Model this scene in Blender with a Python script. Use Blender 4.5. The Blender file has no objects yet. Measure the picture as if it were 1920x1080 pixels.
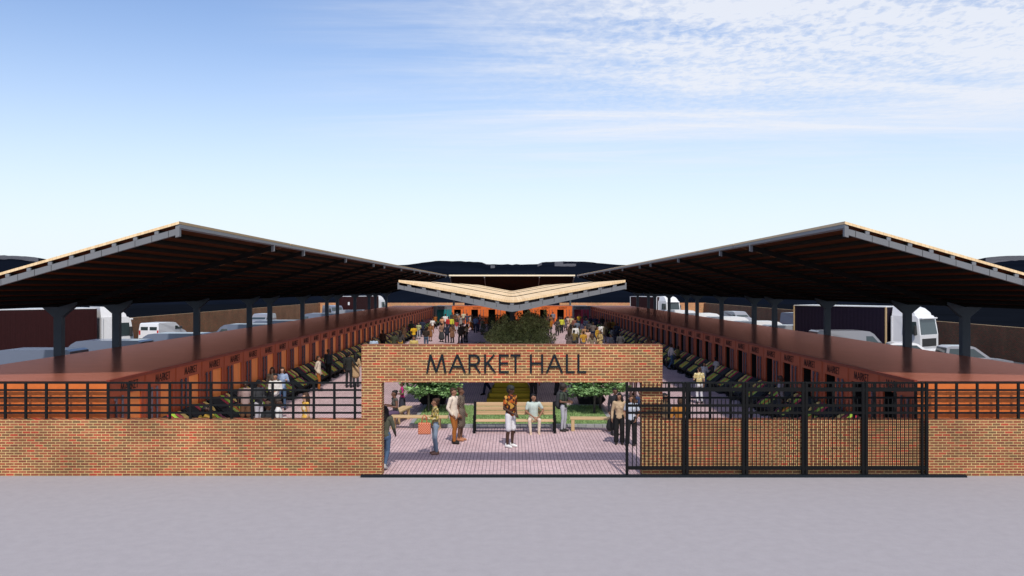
import bpy, math, random
from mathutils import Vector, Matrix, noise as mnoise
R = random.Random(7)
rad = math.radians
SC = bpy.context.scene
COL = SC.collection
F = 1644.0          # focal length in pixels of the 1920 wide photograph
H = 5.1             # camera height


def gx(px, Y): return (px - 960.0) * Y / F
def gz(py, Y): return H - (py - 540.0) * Y / F
def gy(py, z=0.0): return (H - z) * F / (py - 540.0)


# ------------------------------------------------------------------ materials
MATS = {}


def nd(nt, kind, **kw):
    n = nt.nodes.new(kind)
    for k, v in kw.items():
        setattr(n, k, v)
    return n


def mat(name, col, rough=0.6, spec=0.4, metal=0.0, var=0.12, vscale=6.0, bump=0.0, bscale=60.0, coat=0.0, island=0.0):
    if name in MATS:
        return MATS[name]
    m = bpy.data.materials.new(name)
    m.use_nodes = True
    nt = m.node_tree
    b = nt.nodes['Principled BSDF']
    b.inputs['Roughness'].default_value = rough
    b.inputs['Specular IOR Level'].default_value = spec
    b.inputs['Metallic'].default_value = metal
    if coat:
        b.inputs['Coat Weight'].default_value = coat
        b.inputs['Coat Roughness'].default_value = 0.12
    b.inputs['Base Color'].default_value = (*col, 1)
    L = nt.links.new
    if var > 0 or island > 0:
        tc = nd(nt, 'ShaderNodeTexCoord')
        no = nd(nt, 'ShaderNodeTexNoise')
        no.inputs['Scale'].default_value = vscale
        no.inputs['Detail'].default_value = 6
        no.inputs['Roughness'].default_value = 0.65
        L(tc.outputs['Object'], no.inputs['Vector'])
        mr = nd(nt, 'ShaderNodeMapRange')
        mr.inputs['From Min'].default_value = 0.25
        mr.inputs['From Max'].default_value = 0.75
        mr.inputs['To Min'].default_value = 1 - var
        mr.inputs['To Max'].default_value = 1 + var
        L(no.outputs['Fac'], mr.inputs['Value'])
        src = mr.outputs['Result']
        if island > 0:
            ge = nd(nt, 'ShaderNodeNewGeometry')
            m2 = nd(nt, 'ShaderNodeMapRange')
            m2.inputs['To Min'].default_value = 1 - island
            m2.inputs['To Max'].default_value = 1 + island
            L(ge.outputs['Random Per Island'], m2.inputs['Value'])
            mu = nd(nt, 'ShaderNodeMath', operation='MULTIPLY')
            L(src, mu.inputs[0]); L(m2.outputs['Result'], mu.inputs[1])
            src = mu.outputs[0]
        hs = nd(nt, 'ShaderNodeMix', data_type='RGBA', blend_type='MULTIPLY')
        hs.inputs['Factor'].default_value = 1
        hs.inputs['A'].default_value = (*col, 1)
        cb = nd(nt, 'ShaderNodeCombineColor')
        for i in range(3):
            L(src, cb.inputs[i])
        L(cb.outputs[0], hs.inputs['B'])
        L(hs.outputs['Result'], b.inputs['Base Color'])
        if bump > 0:
            n2 = nd(nt, 'ShaderNodeTexNoise')
            n2.inputs['Scale'].default_value = bscale
            n2.inputs['Detail'].default_value = 4
            L(tc.outputs['Object'], n2.inputs['Vector'])
            bp = nd(nt, 'ShaderNodeBump')
            bp.inputs['Strength'].default_value = bump
            bp.inputs['Distance'].default_value = 0.02
            L(n2.outputs['Fac'], bp.inputs['Height'])
            L(bp.outputs['Normal'], b.inputs['Normal'])
    MATS[name] = m
    return m


def ramp(nt, stops, interp='LINEAR'):
    r = nd(nt, 'ShaderNodeValToRGB')
    r.color_ramp.interpolation = interp
    e = r.color_ramp.elements
    while len(e) < len(stops):
        e.new(0.5)
    for i, (p, c) in enumerate(stops):
        e[i].position = p
        e[i].color = (*c, 1)
    return r


def brick_mat(name, mortar, stops, bw=0.226, bh=0.0715, ms=0.0095, plan=False, rough=0.85, stain=0.18, gain=1.0, offset=0.5):
    m = bpy.data.materials.new(name)
    m.use_nodes = True
    nt = m.node_tree
    L = nt.links.new
    b = nt.nodes['Principled BSDF']
    b.inputs['Roughness'].default_value = rough
    b.inputs['Specular IOR Level'].default_value = 0.25
    tc = nd(nt, 'ShaderNodeTexCoord')
    if plan:
        vec = tc.outputs['Object']
    else:
        sp = nd(nt, 'ShaderNodeSeparateXYZ')
        L(tc.outputs['Object'], sp.inputs[0])
        ad = nd(nt, 'ShaderNodeMath', operation='ADD')
        L(sp.outputs[0], ad.inputs[0]); L(sp.outputs[1], ad.inputs[1])
        cb = nd(nt, 'ShaderNodeCombineXYZ')
        L(ad.outputs[0], cb.inputs[0]); L(sp.outputs[2], cb.inputs[1])
        vec = cb.outputs[0]
    bt = nd(nt, 'ShaderNodeTexBrick')
    bt.offset = offset
    bt.inputs['Scale'].default_value = 1
    bt.inputs['Brick Width'].default_value = bw
    bt.inputs['Row Height'].default_value = bh
    bt.inputs['Mortar Size'].default_value = ms
    bt.inputs['Mortar Smooth'].default_value = 0.25
    bt.inputs['Color1'].default_value = (0, 0, 0, 1)
    bt.inputs['Color2'].default_value = (1, 1, 1, 1)
    bt.inputs['Mortar'].default_value = (0.5, 0.5, 0.5, 1)
    L(vec, bt.inputs['Vector'])
    rp = ramp(nt, stops)
    L(bt.outputs['Color'], rp.inputs[0])
    no = nd(nt, 'ShaderNodeTexNoise')
    no.inputs['Scale'].default_value = 28 if not plan else 9
    no.inputs['Detail'].default_value = 5
    L(vec, no.inputs['Vector'])
    n2 = nd(nt, 'ShaderNodeTexNoise')
    n2.inputs['Scale'].default_value = 0.55
    n2.inputs['Detail'].default_value = 4
    L(vec, n2.inputs['Vector'])
    mr = nd(nt, 'ShaderNodeMapRange')
    mr.inputs['From Min'].default_value = 0.25; mr.inputs['From Max'].default_value = 0.75
    mr.inputs['To Min'].default_value = 0.78; mr.inputs['To Max'].default_value = 1.22
    L(no.outputs['Fac'], mr.inputs['Value'])
    mr2 = nd(nt, 'ShaderNodeMapRange')
    mr2.inputs['From Min'].default_value = 0.3; mr2.inputs['From Max'].default_value = 0.7
    mr2.inputs['To Min'].default_value = gain * (1 - stain); mr2.inputs['To Max'].default_value = gain * (1 + stain)
    L(n2.outputs['Fac'], mr2.inputs['Value'])
    mu = nd(nt, 'ShaderNodeMath', operation='MULTIPLY')
    L(mr.outputs[0], mu.inputs[0]); L(mr2.outputs[0], mu.inputs[1])
    cc = nd(nt, 'ShaderNodeCombineColor')
    for i in range(3):
        L(mu.outputs[0], cc.inputs[i])
    mx = nd(nt, 'ShaderNodeMix', data_type='RGBA', blend_type='MIX')
    mx.inputs['B'].default_value = (*mortar, 1)
    L(bt.outputs['Fac'], mx.inputs['Factor'])
    L(rp.outputs[0], mx.inputs['A'])
    m2 = nd(nt, 'ShaderNodeMix', data_type='RGBA', blend_type='MULTIPLY')
    m2.inputs['Factor'].default_value = 1
    L(mx.outputs['Result'], m2.inputs['A'])
    L(cc.outputs[0], m2.inputs['B'])
    L(m2.outputs['Result'], b.inputs['Base Color'])
    bp = nd(nt, 'ShaderNodeBump', invert=True)
    bp.inputs['Strength'].default_value = 0.5
    bp.inputs['Distance'].default_value = 0.01
    L(bt.outputs['Fac'], bp.inputs['Height'])
    L(bp.outputs['Normal'], b.inputs['Normal'])
    MATS[name] = m
    return m


def pattern_mat(name, kind, stops, scale=20.0, rot=(0, 0, 0), rough=0.85):
    m = bpy.data.materials.new(name)
    m.use_nodes = True
    nt = m.node_tree
    L = nt.links.new
    b = nt.nodes['Principled BSDF']
    b.inputs['Roughness'].default_value = rough
    b.inputs['Specular IOR Level'].default_value = 0.15
    tc = nd(nt, 'ShaderNodeTexCoord')
    mp = nd(nt, 'ShaderNodeMapping')
    mp.inputs['Rotation'].default_value = rot
    L(tc.outputs['Object'], mp.inputs[0])
    if kind == 'wave':
        t = nd(nt, 'ShaderNodeTexWave')
        t.inputs['Scale'].default_value = scale
        t.inputs['Distortion'].default_value = 1.2
        o = t.outputs['Fac']
    elif kind == 'voronoi':
        t = nd(nt, 'ShaderNodeTexVoronoi')
        t.inputs['Scale'].default_value = scale
        s = nd(nt, 'ShaderNodeSeparateColor')
        L(t.outputs['Color'], s.inputs[0])
        o = s.outputs[0]
    elif kind == 'check':
        t = nd(nt, 'ShaderNodeTexChecker')
        t.inputs['Scale'].default_value = scale
        o = t.outputs['Fac']
    else:
        t = nd(nt, 'ShaderNodeTexNoise')
        t.inputs['Scale'].default_value = scale
        t.inputs['Detail'].default_value = 3
        o = t.outputs['Fac']
    L(mp.outputs[0], t.inputs['Vector'])
    rp = ramp(nt, stops, 'CONSTANT' if kind in ('voronoi', 'noise') else 'LINEAR')
    L(o, rp.inputs[0])
    L(rp.outputs[0], b.inputs['Base Color'])
    MATS[name] = m
    return m


def plank_mat(name, c1, c2, axis=0, pitch=0.1, rough=0.7, gap=0.06):
    """boards laid side by side across one object axis"""
    m = bpy.data.materials.new(name)
    m.use_nodes = True
    nt = m.node_tree
    L = nt.links.new
    b = nt.nodes['Principled BSDF']
    b.inputs['Roughness'].default_value = rough
    b.inputs['Specular IOR Level'].default_value = 0.06 if 'soffit' in name else 0.25
    tc = nd(nt, 'ShaderNodeTexCoord')
    sp = nd(nt, 'ShaderNodeSeparateXYZ')
    L(tc.outputs['Object'], sp.inputs[0])
    dv = nd(nt, 'ShaderNodeMath', operation='DIVIDE')
    dv.inputs[1].default_value = pitch
    L(sp.outputs[axis], dv.inputs[0])
    fl = nd(nt, 'ShaderNodeMath', operation='FLOOR')
    fr = nd(nt, 'ShaderNodeMath', operation='FRACT')
    L(dv.outputs[0], fl.inputs[0]); L(dv.outputs[0], fr.inputs[0])
    wn = nd(nt, 'ShaderNodeTexWhiteNoise', noise_dimensions='1D')
    L(fl.outputs[0], wn.inputs['W'])
    mp = nd(nt, 'ShaderNodeMapping')
    sc = [1.2, 1.2, 1.2]
    sc[axis] = 22
    mp.inputs['Scale'].default_value = sc
    L(tc.outputs['Object'], mp.inputs[0])
    no = nd(nt, 'ShaderNodeTexNoise')
    no.inputs['Scale'].default_value = 1.5
    no.inputs['Detail'].default_value = 6
    L(mp.outputs[0], no.inputs['Vector'])
    av = nd(nt, 'ShaderNodeMath', operation='ADD')
    L(wn.outputs['Value'], av.inputs[0]); L(no.outputs['Fac'], av.inputs[1])
    hf = nd(nt, 'ShaderNodeMath', operation='MULTIPLY')
    hf.inputs[1].default_value = 0.5
    L(av.outputs[0], hf.inputs[0])
    rp = ramp(nt, [(0.2, c1), (0.8, c2)])
    L(hf.outputs[0], rp.inputs[0])
    lt = nd(nt, 'ShaderNodeMath', operation='GREATER_THAN')
    lt.inputs[1].default_value = gap
    L(fr.outputs[0], lt.inputs[0])
    mr = nd(nt, 'ShaderNodeMapRange')
    mr.inputs['To Min'].default_value = 0.55
    L(lt.outputs[0], mr.inputs[0])
    cc = nd(nt, 'ShaderNodeCombineColor')
    for i in range(3):
        L(mr.outputs[0], cc.inputs[i])
    m2 = nd(nt, 'ShaderNodeMix', data_type='RGBA', blend_type='MULTIPLY')
    m2.inputs['Factor'].default_value = 1
    L(rp.outputs[0], m2.inputs['A']); L(cc.outputs[0], m2.inputs['B'])
    L(m2.outputs['Result'], b.inputs['Base Color'])
    MATS[name] = m
    return m


BR = [(0.0, (.15, .05, .03)), (.15, (.25, .070, .034)), (.35, (.16, .075, .036)), (.52, (.29, .080, .038)), (.70, (.14, .078, .038)), (.86, (.31, .10, .05)), (1.0, (.36, .05, .028))]
M_brick = brick_mat('brick', (.60, .45, .20), BR, ms=.0076, gain=1.02, stain=.28)
M_brick2 = brick_mat('perimeter_brick', (.40, .28, .15), BR, ms=.009, bw=.226, bh=.0715, gain=.75)
M_pave = brick_mat('paving_blocks', (.13, .09, .115), [(0, (.49, .35, .365)), (.5, (.53, .385, .40)), (1, (.57, .42, .435))], bw=.105, bh=.215, ms=.0085, plan=True, rough=.8, stain=.1, offset=0.0)
M_kerb = brick_mat('kerb_stone', (.12, .12, .13), [(0, (.26, .27, .28)), (1, (.36, .36, .37))], bw=.3, bh=.5, ms=.012, rough=.9)
M_road = mat('road_surface', (.318, .302, .322), .9, .15, var=.06, vscale=3.5, bump=.3, bscale=26)
M_asph = mat('car_park_asphalt', (.07, .07, .075), .9, .2, var=.2, vscale=.8)
M_earth = mat('dry_earth', (.005, .0065, .010), .95, .0, var=.3, vscale=.05)
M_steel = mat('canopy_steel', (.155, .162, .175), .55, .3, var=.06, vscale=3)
M_beam_d = mat('shade_toned_beam_steel', (.016, .015, .015), .8, .06, var=.06, vscale=3)  # canopy steel darkened, the shade under the roof put into its colour
M_steel_d = mat('column_steel', (.075, .092, .112), .6, .25, var=.06, vscale=3)
M_deck = plank_mat('roof_boards', (.66, .47, .26), (.80, .60, .36), 0, .105)
M_deck_y = plank_mat('roof_boards_cross', (.66, .47, .26), (.80, .60, .36), 1, .105)
M_soffit = plank_mat('shade_toned_soffit', (.060, .017, .005), (.085, .027, .009), 0, .105)  # shade of the roof underside put into the board colour
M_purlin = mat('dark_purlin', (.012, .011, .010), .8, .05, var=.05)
M_purlin_e = mat('sky_lit_purlin', (.17, .18, .20), .5, .4, var=.05)  # edge purlin made paler, skylight put into its colour
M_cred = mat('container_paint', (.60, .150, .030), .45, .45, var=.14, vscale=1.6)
M_corange = mat('end_container_paint', (.62, .135, .025), .45, .4, var=.12, vscale=1.6)
M_croof = mat('container_roof_paint', (.40, .135, .085), .5, .3, var=.10, vscale=1.2)


def sheen(m, col, rough, f):
    """tinted metallic gloss over the paint"""
    nt = m.node_tree
    b = nt.nodes['Principled BSDF']; o = nt.nodes['Material Output']
    g = nt.nodes.new('ShaderNodeBsdfAnisotropic'); x = nt.nodes.new('ShaderNodeMixShader')
    g.inputs['Color'].default_value = (*col, 1); g.inputs['Roughness'].default_value = rough
    x.inputs[0].default_value = f
    nt.links.new(b.outputs[0], x.inputs[1]); nt.links.new(g.outputs[0], x.inputs[2]); nt.links.new(x.outputs[0], o.inputs[0])


sheen(M_croof, (.70, .27, .19), .22, .5)
M_cfront = mat('shaded_container_paint', (.37, .066, .020), .5, .4, var=.14, vscale=1.6)  # container paint darkened, canopy shade put into its colour
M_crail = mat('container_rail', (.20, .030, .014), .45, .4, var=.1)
M_panel = mat('lit_interior_orange', (.92, .27, .065), .5, .35, var=.13, vscale=1.4)  # brightened under the canopy to read as a lit interior wall
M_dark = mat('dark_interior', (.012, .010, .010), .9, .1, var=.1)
M_rod = mat('locking_rod_steel', (.085, .070, .095), .4, .5, var=.08)
M_grey = mat('grey_container_paint', (.13, .135, .15), .5, .4, var=.1)
M_teal = mat('teal_shutter', (.008, .20, .22), .5, .4, var=.1)
M_mag = mat('crimson_shutter', (.30, .025, .060), .5, .4, var=.1)
M_black = mat('black_gate_paint', (.0045, .0048, .0055), .6, .15, var=.1)
M_fence = mat('black_fence_paint', (.007, .008, .009), .6, .15, var=.1)
M_letter = mat('charcoal_letters', (.008, .012, .017), .65, .15, var=.08)
M_sign = mat('container_lettering', (.030, .012, .010), .7, .2, var=.1)
M_rack = mat('black_rack', (.011, .011, .012), .75, .2, var=.2)
M_wood = plank_mat('bench_wood', (.40, .27, .15), (.54, .38, .22), 2, .16, gap=.0)
M_wood2 = plank_mat('pale_bench_wood', (.46, .32, .17), (.58, .42, .24), 1, .16, gap=.0)
M_yel = plank_mat('yellow_boards', (.21, .155, .008), (.29, .22, .012), 2, .13, gap=.1)
M_bark = mat('dark_bark', (.035, .03, .028), .9, .2, var=.3, vscale=14, bump=.6, bscale=30)
M_bark2 = mat('grey_bark', (.11, .10, .095), .9, .2, var=.3, vscale=14)
M_leaf_o = mat('olive_leaf', (.44, .47, .23), .6, .3, var=.2, island=.65)  # paled beyond leaf colour to offset the canopy's shade on the tree
def translucent(m, f):
    nt = m.node_tree
    b = nt.nodes['Principled BSDF']; o = nt.nodes['Material Output']
    t = nt.nodes.new('ShaderNodeBsdfTranslucent'); x = nt.nodes.new('ShaderNodeMixShader')
    x.inputs[0].default_value = f
    src = b.inputs['Base Color'].links[0].from_socket
    nt.links.new(src, t.inputs['Color'])
    nt.links.new(b.outputs[0], x.inputs[1]); nt.links.new(t.outputs[0], x.inputs[2]); nt.links.new(x.outputs[0], o.inputs[0])


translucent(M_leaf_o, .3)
M_leaf_d = mat('dark_leaf', (.03, .065, .028), .6, .3, var=.2, island=.4)
M_leaf_g = mat('bright_leaf', (.21, .35, .14), .55, .3, var=.2, island=.55)
translucent(M_leaf_g, .15)
M_leaf_l = mat('light_leaf', (.16, .25, .065), .6, .3, var=.2, island=.5)
M_grass = mat('grass_blade', (.24, .35, .14), .7, .2, var=.3, vscale=2.5, island=.5)
M_soil = mat('grass_soil', (.12, .20, .065), .95, .1, var=.3, vscale=9)
M_hill = mat('dark_forest_hill', (.0045, .0066, .0122), .95, .0, var=.55, vscale=.013)
M_hill2 = mat('bare_hill', (.075, .075, .085), .95, .05, var=.3, vscale=.03)
M_white = mat('white_vehicle_paint', (.68, .69, .72), .3, .5, var=.02, coat=.6)
M_blue = mat('blue_grey_vehicle_paint', (.105, .125, .18), .3, .5, var=.03, coat=.6)
M_silver = mat('silver_vehicle_paint', (.21, .215, .245), .3, .5, var=.03, coat=.6)
M_maroon = mat('maroon_trailer', (.026, .0055, .0065), .6, .2, var=.12)
M_purple = mat('dark_purple_trailer', (.011, .007, .018), .6, .2, var=.12)
M_navy = mat('navy_panel', (.012, .022, .10), .5, .3, var=.1)
M_glass = mat('vehicle_glass', (.03, .045, .05), .08, .7, var=.05)
M_tyre = mat('tyre_rubber', (.018, .018, .018), .85, .2, var=.1)
M_rim = mat('wheel_rim', (.35, .35, .36), .4, .5, metal=.6, var=.05)
M_lamp = mat('lamp_glass', (.75, .75, .72), .15, .6, var=.03)
M_red = mat('tail_lamp', (.45, .02, .02), .25, .5, var=.03)
M_chas = mat('truck_chassis', (.03, .03, .032), .7, .3, var=.1)

# ------------------------------------------------------------------ object helpers


def tag(o, label=None, cat=None, group=None, kind=None):
    if label: o['label'] = label
    if cat: o['category'] = cat
    if group: o['group'] = group
    if kind: o['kind'] = kind
    return o


def empty(name, loc=(0, 0, 0), rz=0.0):
    o = bpy.data.objects.new(name, None)
    o.empty_display_size = .2
    COL.objects.link(o)
    o.location = loc
    o.rotation_euler = (0, 0, rz)
    return o


def link_mesh(name, me, m=None, parent=None, loc=None):
    o = bpy.data.objects.new(name, me)
    COL.objects.link(o)
    if m is not None:
        if len(me.materials) == 0:
            me.materials.append(m)
        elif me.materials[0] != m:
            o.material_slots[0].link = 'OBJECT'
            o.material_slots[0].material = m
    if parent is not None: o.parent = parent
    if loc is not None: o.location = loc
    return o


def kids(o):
    return [c for c in bpy.data.objects if c.parent == o]


class MB:
    def __init__(s):
        s.v = []; s.f = []

    def quad(s, a, b, c, d):
        n = len(s.v); s.v += [a, b, c, d]; s.f.append((n, n + 1, n + 2, n + 3)); return s

    def box(s, x0, x1, y0, y1, z0, z1):
        n = len(s.v)
        s.v += [(x0, y0, z0), (x1, y0, z0), (x1, y1, z0), (x0, y1, z0), (x0, y0, z1), (x1, y0, z1), (x1, y1, z1), (x0, y1, z1)]
        s.f += [(n, n + 3, n + 2, n + 1), (n + 4, n + 5, n + 6, n + 7), (n, n + 1, n + 5, n + 4), (n + 1, n + 2, n + 6, n + 5), (n + 2, n + 3, n + 7, n + 6), (n + 3, n, n + 4, n + 7)]
        return s

    def bbox(s, x0, x1, y0, y1, z0, z1, c=.02):
        """box with chamfered vertical edges and top"""
        pts = [(x0 + c, y0), (x1 - c, y0), (x1, y0 + c), (x1, y1 - c), (x1 - c, y1), (x0 + c, y1), (x0, y1 - c), (x0, y0 + c)]
        mx, my = (x0 + x1) / 2, (y0 + y1) / 2
        ins = [(mx + (x - mx) * (1 - c / max(.01, (x1 - x0) / 2)), my + (y - my) * (1 - c / max(.01, (y1 - y0) / 2))) for x, y in pts]
        n = len(s.v)
        for P, z in ((ins, z0), (pts, z0 + c), (pts, z1 - c), (ins, z1)):
            s.v += [(x, y, z) for x, y in P]
        for k in range(3):
            for i in range(8):
                j = (i + 1) % 8
                s.f.append((n + k * 8 + i, n + k * 8 + j, n + k * 8 + 8 + j, n + k * 8 + 8 + i))
        s.f.append(tuple(n + i for i in reversed(range(8))))
        s.f.append(tuple(n + 24 + i for i in range(8)))
        return s

    def prism(s, pts, axis, a0, a1):
        """extrude a 2D polygon along an axis; pts in the other two axes"""
        def P(p, a):
            if axis == 0: return (a, p[0], p[1])
            if axis == 1: return (p[0], a, p[1])
            return (p[0], p[1], a)
        n = len(s.v); k = len(pts)
        s.v += [P(p, a0) for p in pts] + [P(p, a1) for p in pts]
        s.f.append(tuple(range(n, n + k))); s.f.append(tuple(reversed(range(n + k, n + 2 * k))))
        for i in range(k):
            j = (i + 1) % k
            s.f.append((n + j, n + i, n + k + i, n + k + j))
        return s

    def tube(s, path, rads, n=8, fx=1.0, fy=1.0):
        base = len(s.v)
        up = Vector((0, 0, 1))
        prev = None
        for i, p in enumerate(path):
            p = Vector(p)
            a = Vector(path[max(0, i - 1)]); b = Vector(path[min(len(path) - 1, i + 1)])
            t = (b - a).normalized()
            if prev is None:
                u = t.cross(up)
                if u.length < .05: u = t.cross(Vector((1, 0, 0)))
            else:
                u = prev - t * prev.dot(t)
            u.normalize(); w = t.cross(u); prev = u
            r = rads[i] if isinstance(rads, (list, tuple)) else rads
            for k in range(n):
                an = 2 * math.pi * k / n
                o = u * math.cos(an) * r + w * math.sin(an) * r
                s.v.append((p.x + o.x * fx, p.y + o.y * fy, p.z + o.z))
        for i in range(len(path) - 1):
            for k in range(n):
                j = (k + 1) % n
                s.f.append((base + i * n + k, base + i * n + j, base + (i + 1) * n + j, base + (i + 1) * n + k))
        s.f.append(tuple(base + k for k in reversed(range(n))))
        e = base + (len(path) - 1) * n
        s.f.append(tuple(e + k for k in range(n)))
        return s

    def capsule(s, p0, p1, r0, r1, fx=1.0, fy=1.0, n=12, m=4):
        p0 = Vector(p0); p1 = Vector(p1)
        t = p1 - p0
        if t.length < 1e-5: t = Vector((0, 0, 1e-4)); p1 = p0 + t
        t.normalize()
        u = t.cross(Vector((0, 1, 0)))
        if u.length < .05: u = t.cross(Vector((1, 0, 0)))
        u.normalize(); w = t.cross(u)
        rings = []
        for k in range(1, m + 1):
            a = -math.pi / 2 + math.pi / 2 * k / m
            rings.append((p0, r0 * math.sin(a), r0 * math.cos(a)))
        for k in range(0, m):
            a = math.pi / 2 * k / m
            rings.append((p1, r1 * math.sin(a), r1 * math.cos(a)))
        b = len(s.v)
        def put(c, o): s.v.append((c.x + o.x * fx, c.y + o.y * fy, c.z + o.z))
        put(p0, t * -r0)
        for c, ax, rr in rings:
            for k in range(n):
                an = 2 * math.pi * k / n
                put(c, u * math.cos(an) * rr + w * math.sin(an) * rr + t * ax)
        put(p1, t * r1)
        for k in range(n):
            j = (k + 1) % n
            s.f.append((b, b + 1 + j, b + 1 + k))
        nr = len(rings)
        for i in range(nr - 1):
            for k in range(n):
                j = (k + 1) % n
                s.f.append((b + 1 + i * n + k, b + 1 + i * n + j, b + 1 + (i + 1) * n + j, b + 1 + (i + 1) * n + k))
        last = b + 1 + nr * n
        for k in range(n):
            j = (k + 1) % n
            s.f.append((b + 1 + (nr - 1) * n + k, b + 1 + (nr - 1) * n + j, last))
        return s

    def mesh(s, name, smooth=False):
        me = bpy.data.meshes.new(name)
        me.from_pydata([tuple(v) for v in s.v], [], s.f)
        me.update()
        if smooth:
            me.polygons.foreach_set('use_smooth', [True] * len(me.polygons))
        return me

    def build(s, name, m=None, parent=None, smooth=False, loc=None):
        return link_mesh(name, s.mesh(name, smooth), m, parent, loc)


def remesh(mb, voxel, smooth=4):
    """fuse overlapping blobs into one continuous skin"""
    me = mb.mesh('blob')
    o = bpy.data.objects.new('blob', me)
    COL.objects.link(o)
    r = o.modifiers.new('r', 'REMESH')
    r.mode = 'VOXEL'; r.voxel_size = voxel; r.use_smooth_shade = True
    if smooth:
        sm = o.modifiers.new('s', 'SMOOTH')
        sm.factor = .5; sm.iterations = smooth
    dg = bpy.context.evaluated_depsgraph_get()
    out = bpy.data.meshes.new_from_object(o.evaluated_get(dg))
    bpy.data.objects.remove(o)
    bpy.data.meshes.remove(me)
    out.materials.clear()
    out.polygons.foreach_set('use_smooth', [True] * len(out.polygons))
    return out


ONES = ['', 'first', 'second', 'third', 'fourth', 'fifth', 'sixth', 'seventh', 'eighth', 'ninth', 'tenth', 'eleventh', 'twelfth', 'thirteenth', 'fourteenth', 'fifteenth', 'sixteenth', 'seventeenth', 'eighteenth', 'nineteenth']
TENS = {2: ('twenty', 'twentieth'), 3: ('thirty', 'thirtieth'), 4: ('forty', 'fortieth')}


def nth(n):
    if n < 20: return ONES[n]
    t, u = divmod(n, 10)
    return TENS[t][1] if u == 0 else TENS[t][0] + '-' + ONES[u]


#PEOPLE_MESHES
# ------------------------------------------------------------------ people
def lerp(a, b, t): return tuple(a[i] + (b[i] - a[i]) * t for i in range(3))


def pose_joints(pose):
    J = dict(hip=.92, lean=0.0,
             kL=(.10, -.02, .50), aL=(.105, .03, .085), kR=(-.10, -.02, .50), aR=(-.105, .03, .085),
             eL=(.235, .03, 1.14), wL=(.245, -.06, .90), eR=(-.235, .03, 1.14), wR=(-.245, -.06, .90), fd=0.0)
    if pose == 'walk':
        J.update(kL=(.09, -.17, .53), aL=(.09, -.24, .10), kR=(-.09, .02, .50), aR=(-.09, .27, .15),
                 eL=(.23, .13, 1.16), wL=(.22, .12, .92), eR=(-.23, -.06, 1.15), wR=(-.21, -.24, .96))
    elif pose == 'hold':
        J.update(eL=(.23, .02, 1.14), wL=(.11, -.24, 1.15), eR=(-.23, .02, 1.14), wR=(-.10, -.25, 1.13))
    elif pose == 'talk':
        J.update(eL=(.25, -.02, 1.16), wL=(.20, -.26, 1.26), kR=(-.12, -.05, .50), aR=(-.14, -.02, .085))
    elif pose == 'pocket':
        J.update(eL=(.27, .06, 1.15), wL=(.18, -.06, .93), eR=(-.27, .06, 1.15), wR=(-.18, -.06, .93),
                 kR=(-.11, -.10, .51), aR=(-.13, -.10, .085))
    elif pose == 'front':      # hands clasped in front at the waist
        J.update(eL=(.24, .02, 1.13), wL=(.06, -.18, .98), eR=(-.24, .02, 1.13), wR=(-.05, -.19, .97))
    elif pose == 'arm_out':    # right arm behind a companion
        J.update(eR=(-.33, .10, 1.20), wR=(-.46, .06, 1.05))
    elif pose == 'hip':
        J.update(eL=(.36, .08, 1.17), wL=(.20, -.02, 1.02))
    elif pose == 'sit':
        J.update(hip=.50, kL=(.17, -.44, .50), aL=(.15, -.40, .085), kR=(-.17, -.44, .50), aR=(-.13, -.42, .085),
                 eL=(.34, -.02, .78), wL=(.17, -.30, .60), eR=(-.25, -.06, .74), wR=(-.04, -.36, .60), lean=-.07)
    elif pose == 'sit_hold':
        J.update(hip=.50, kL=(.10, -.44, .50), aL=(.09, -.46, .085), kR=(-.09, -.44, .50), aR=(-.09, -.46, .085),
                 eL=(.23, -.04, .74), wL=(.10, -.32, .78), eR=(-.23, -.02, .74), wR=(-.10, -.34, .82), lean=-.04)
    return J


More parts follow.
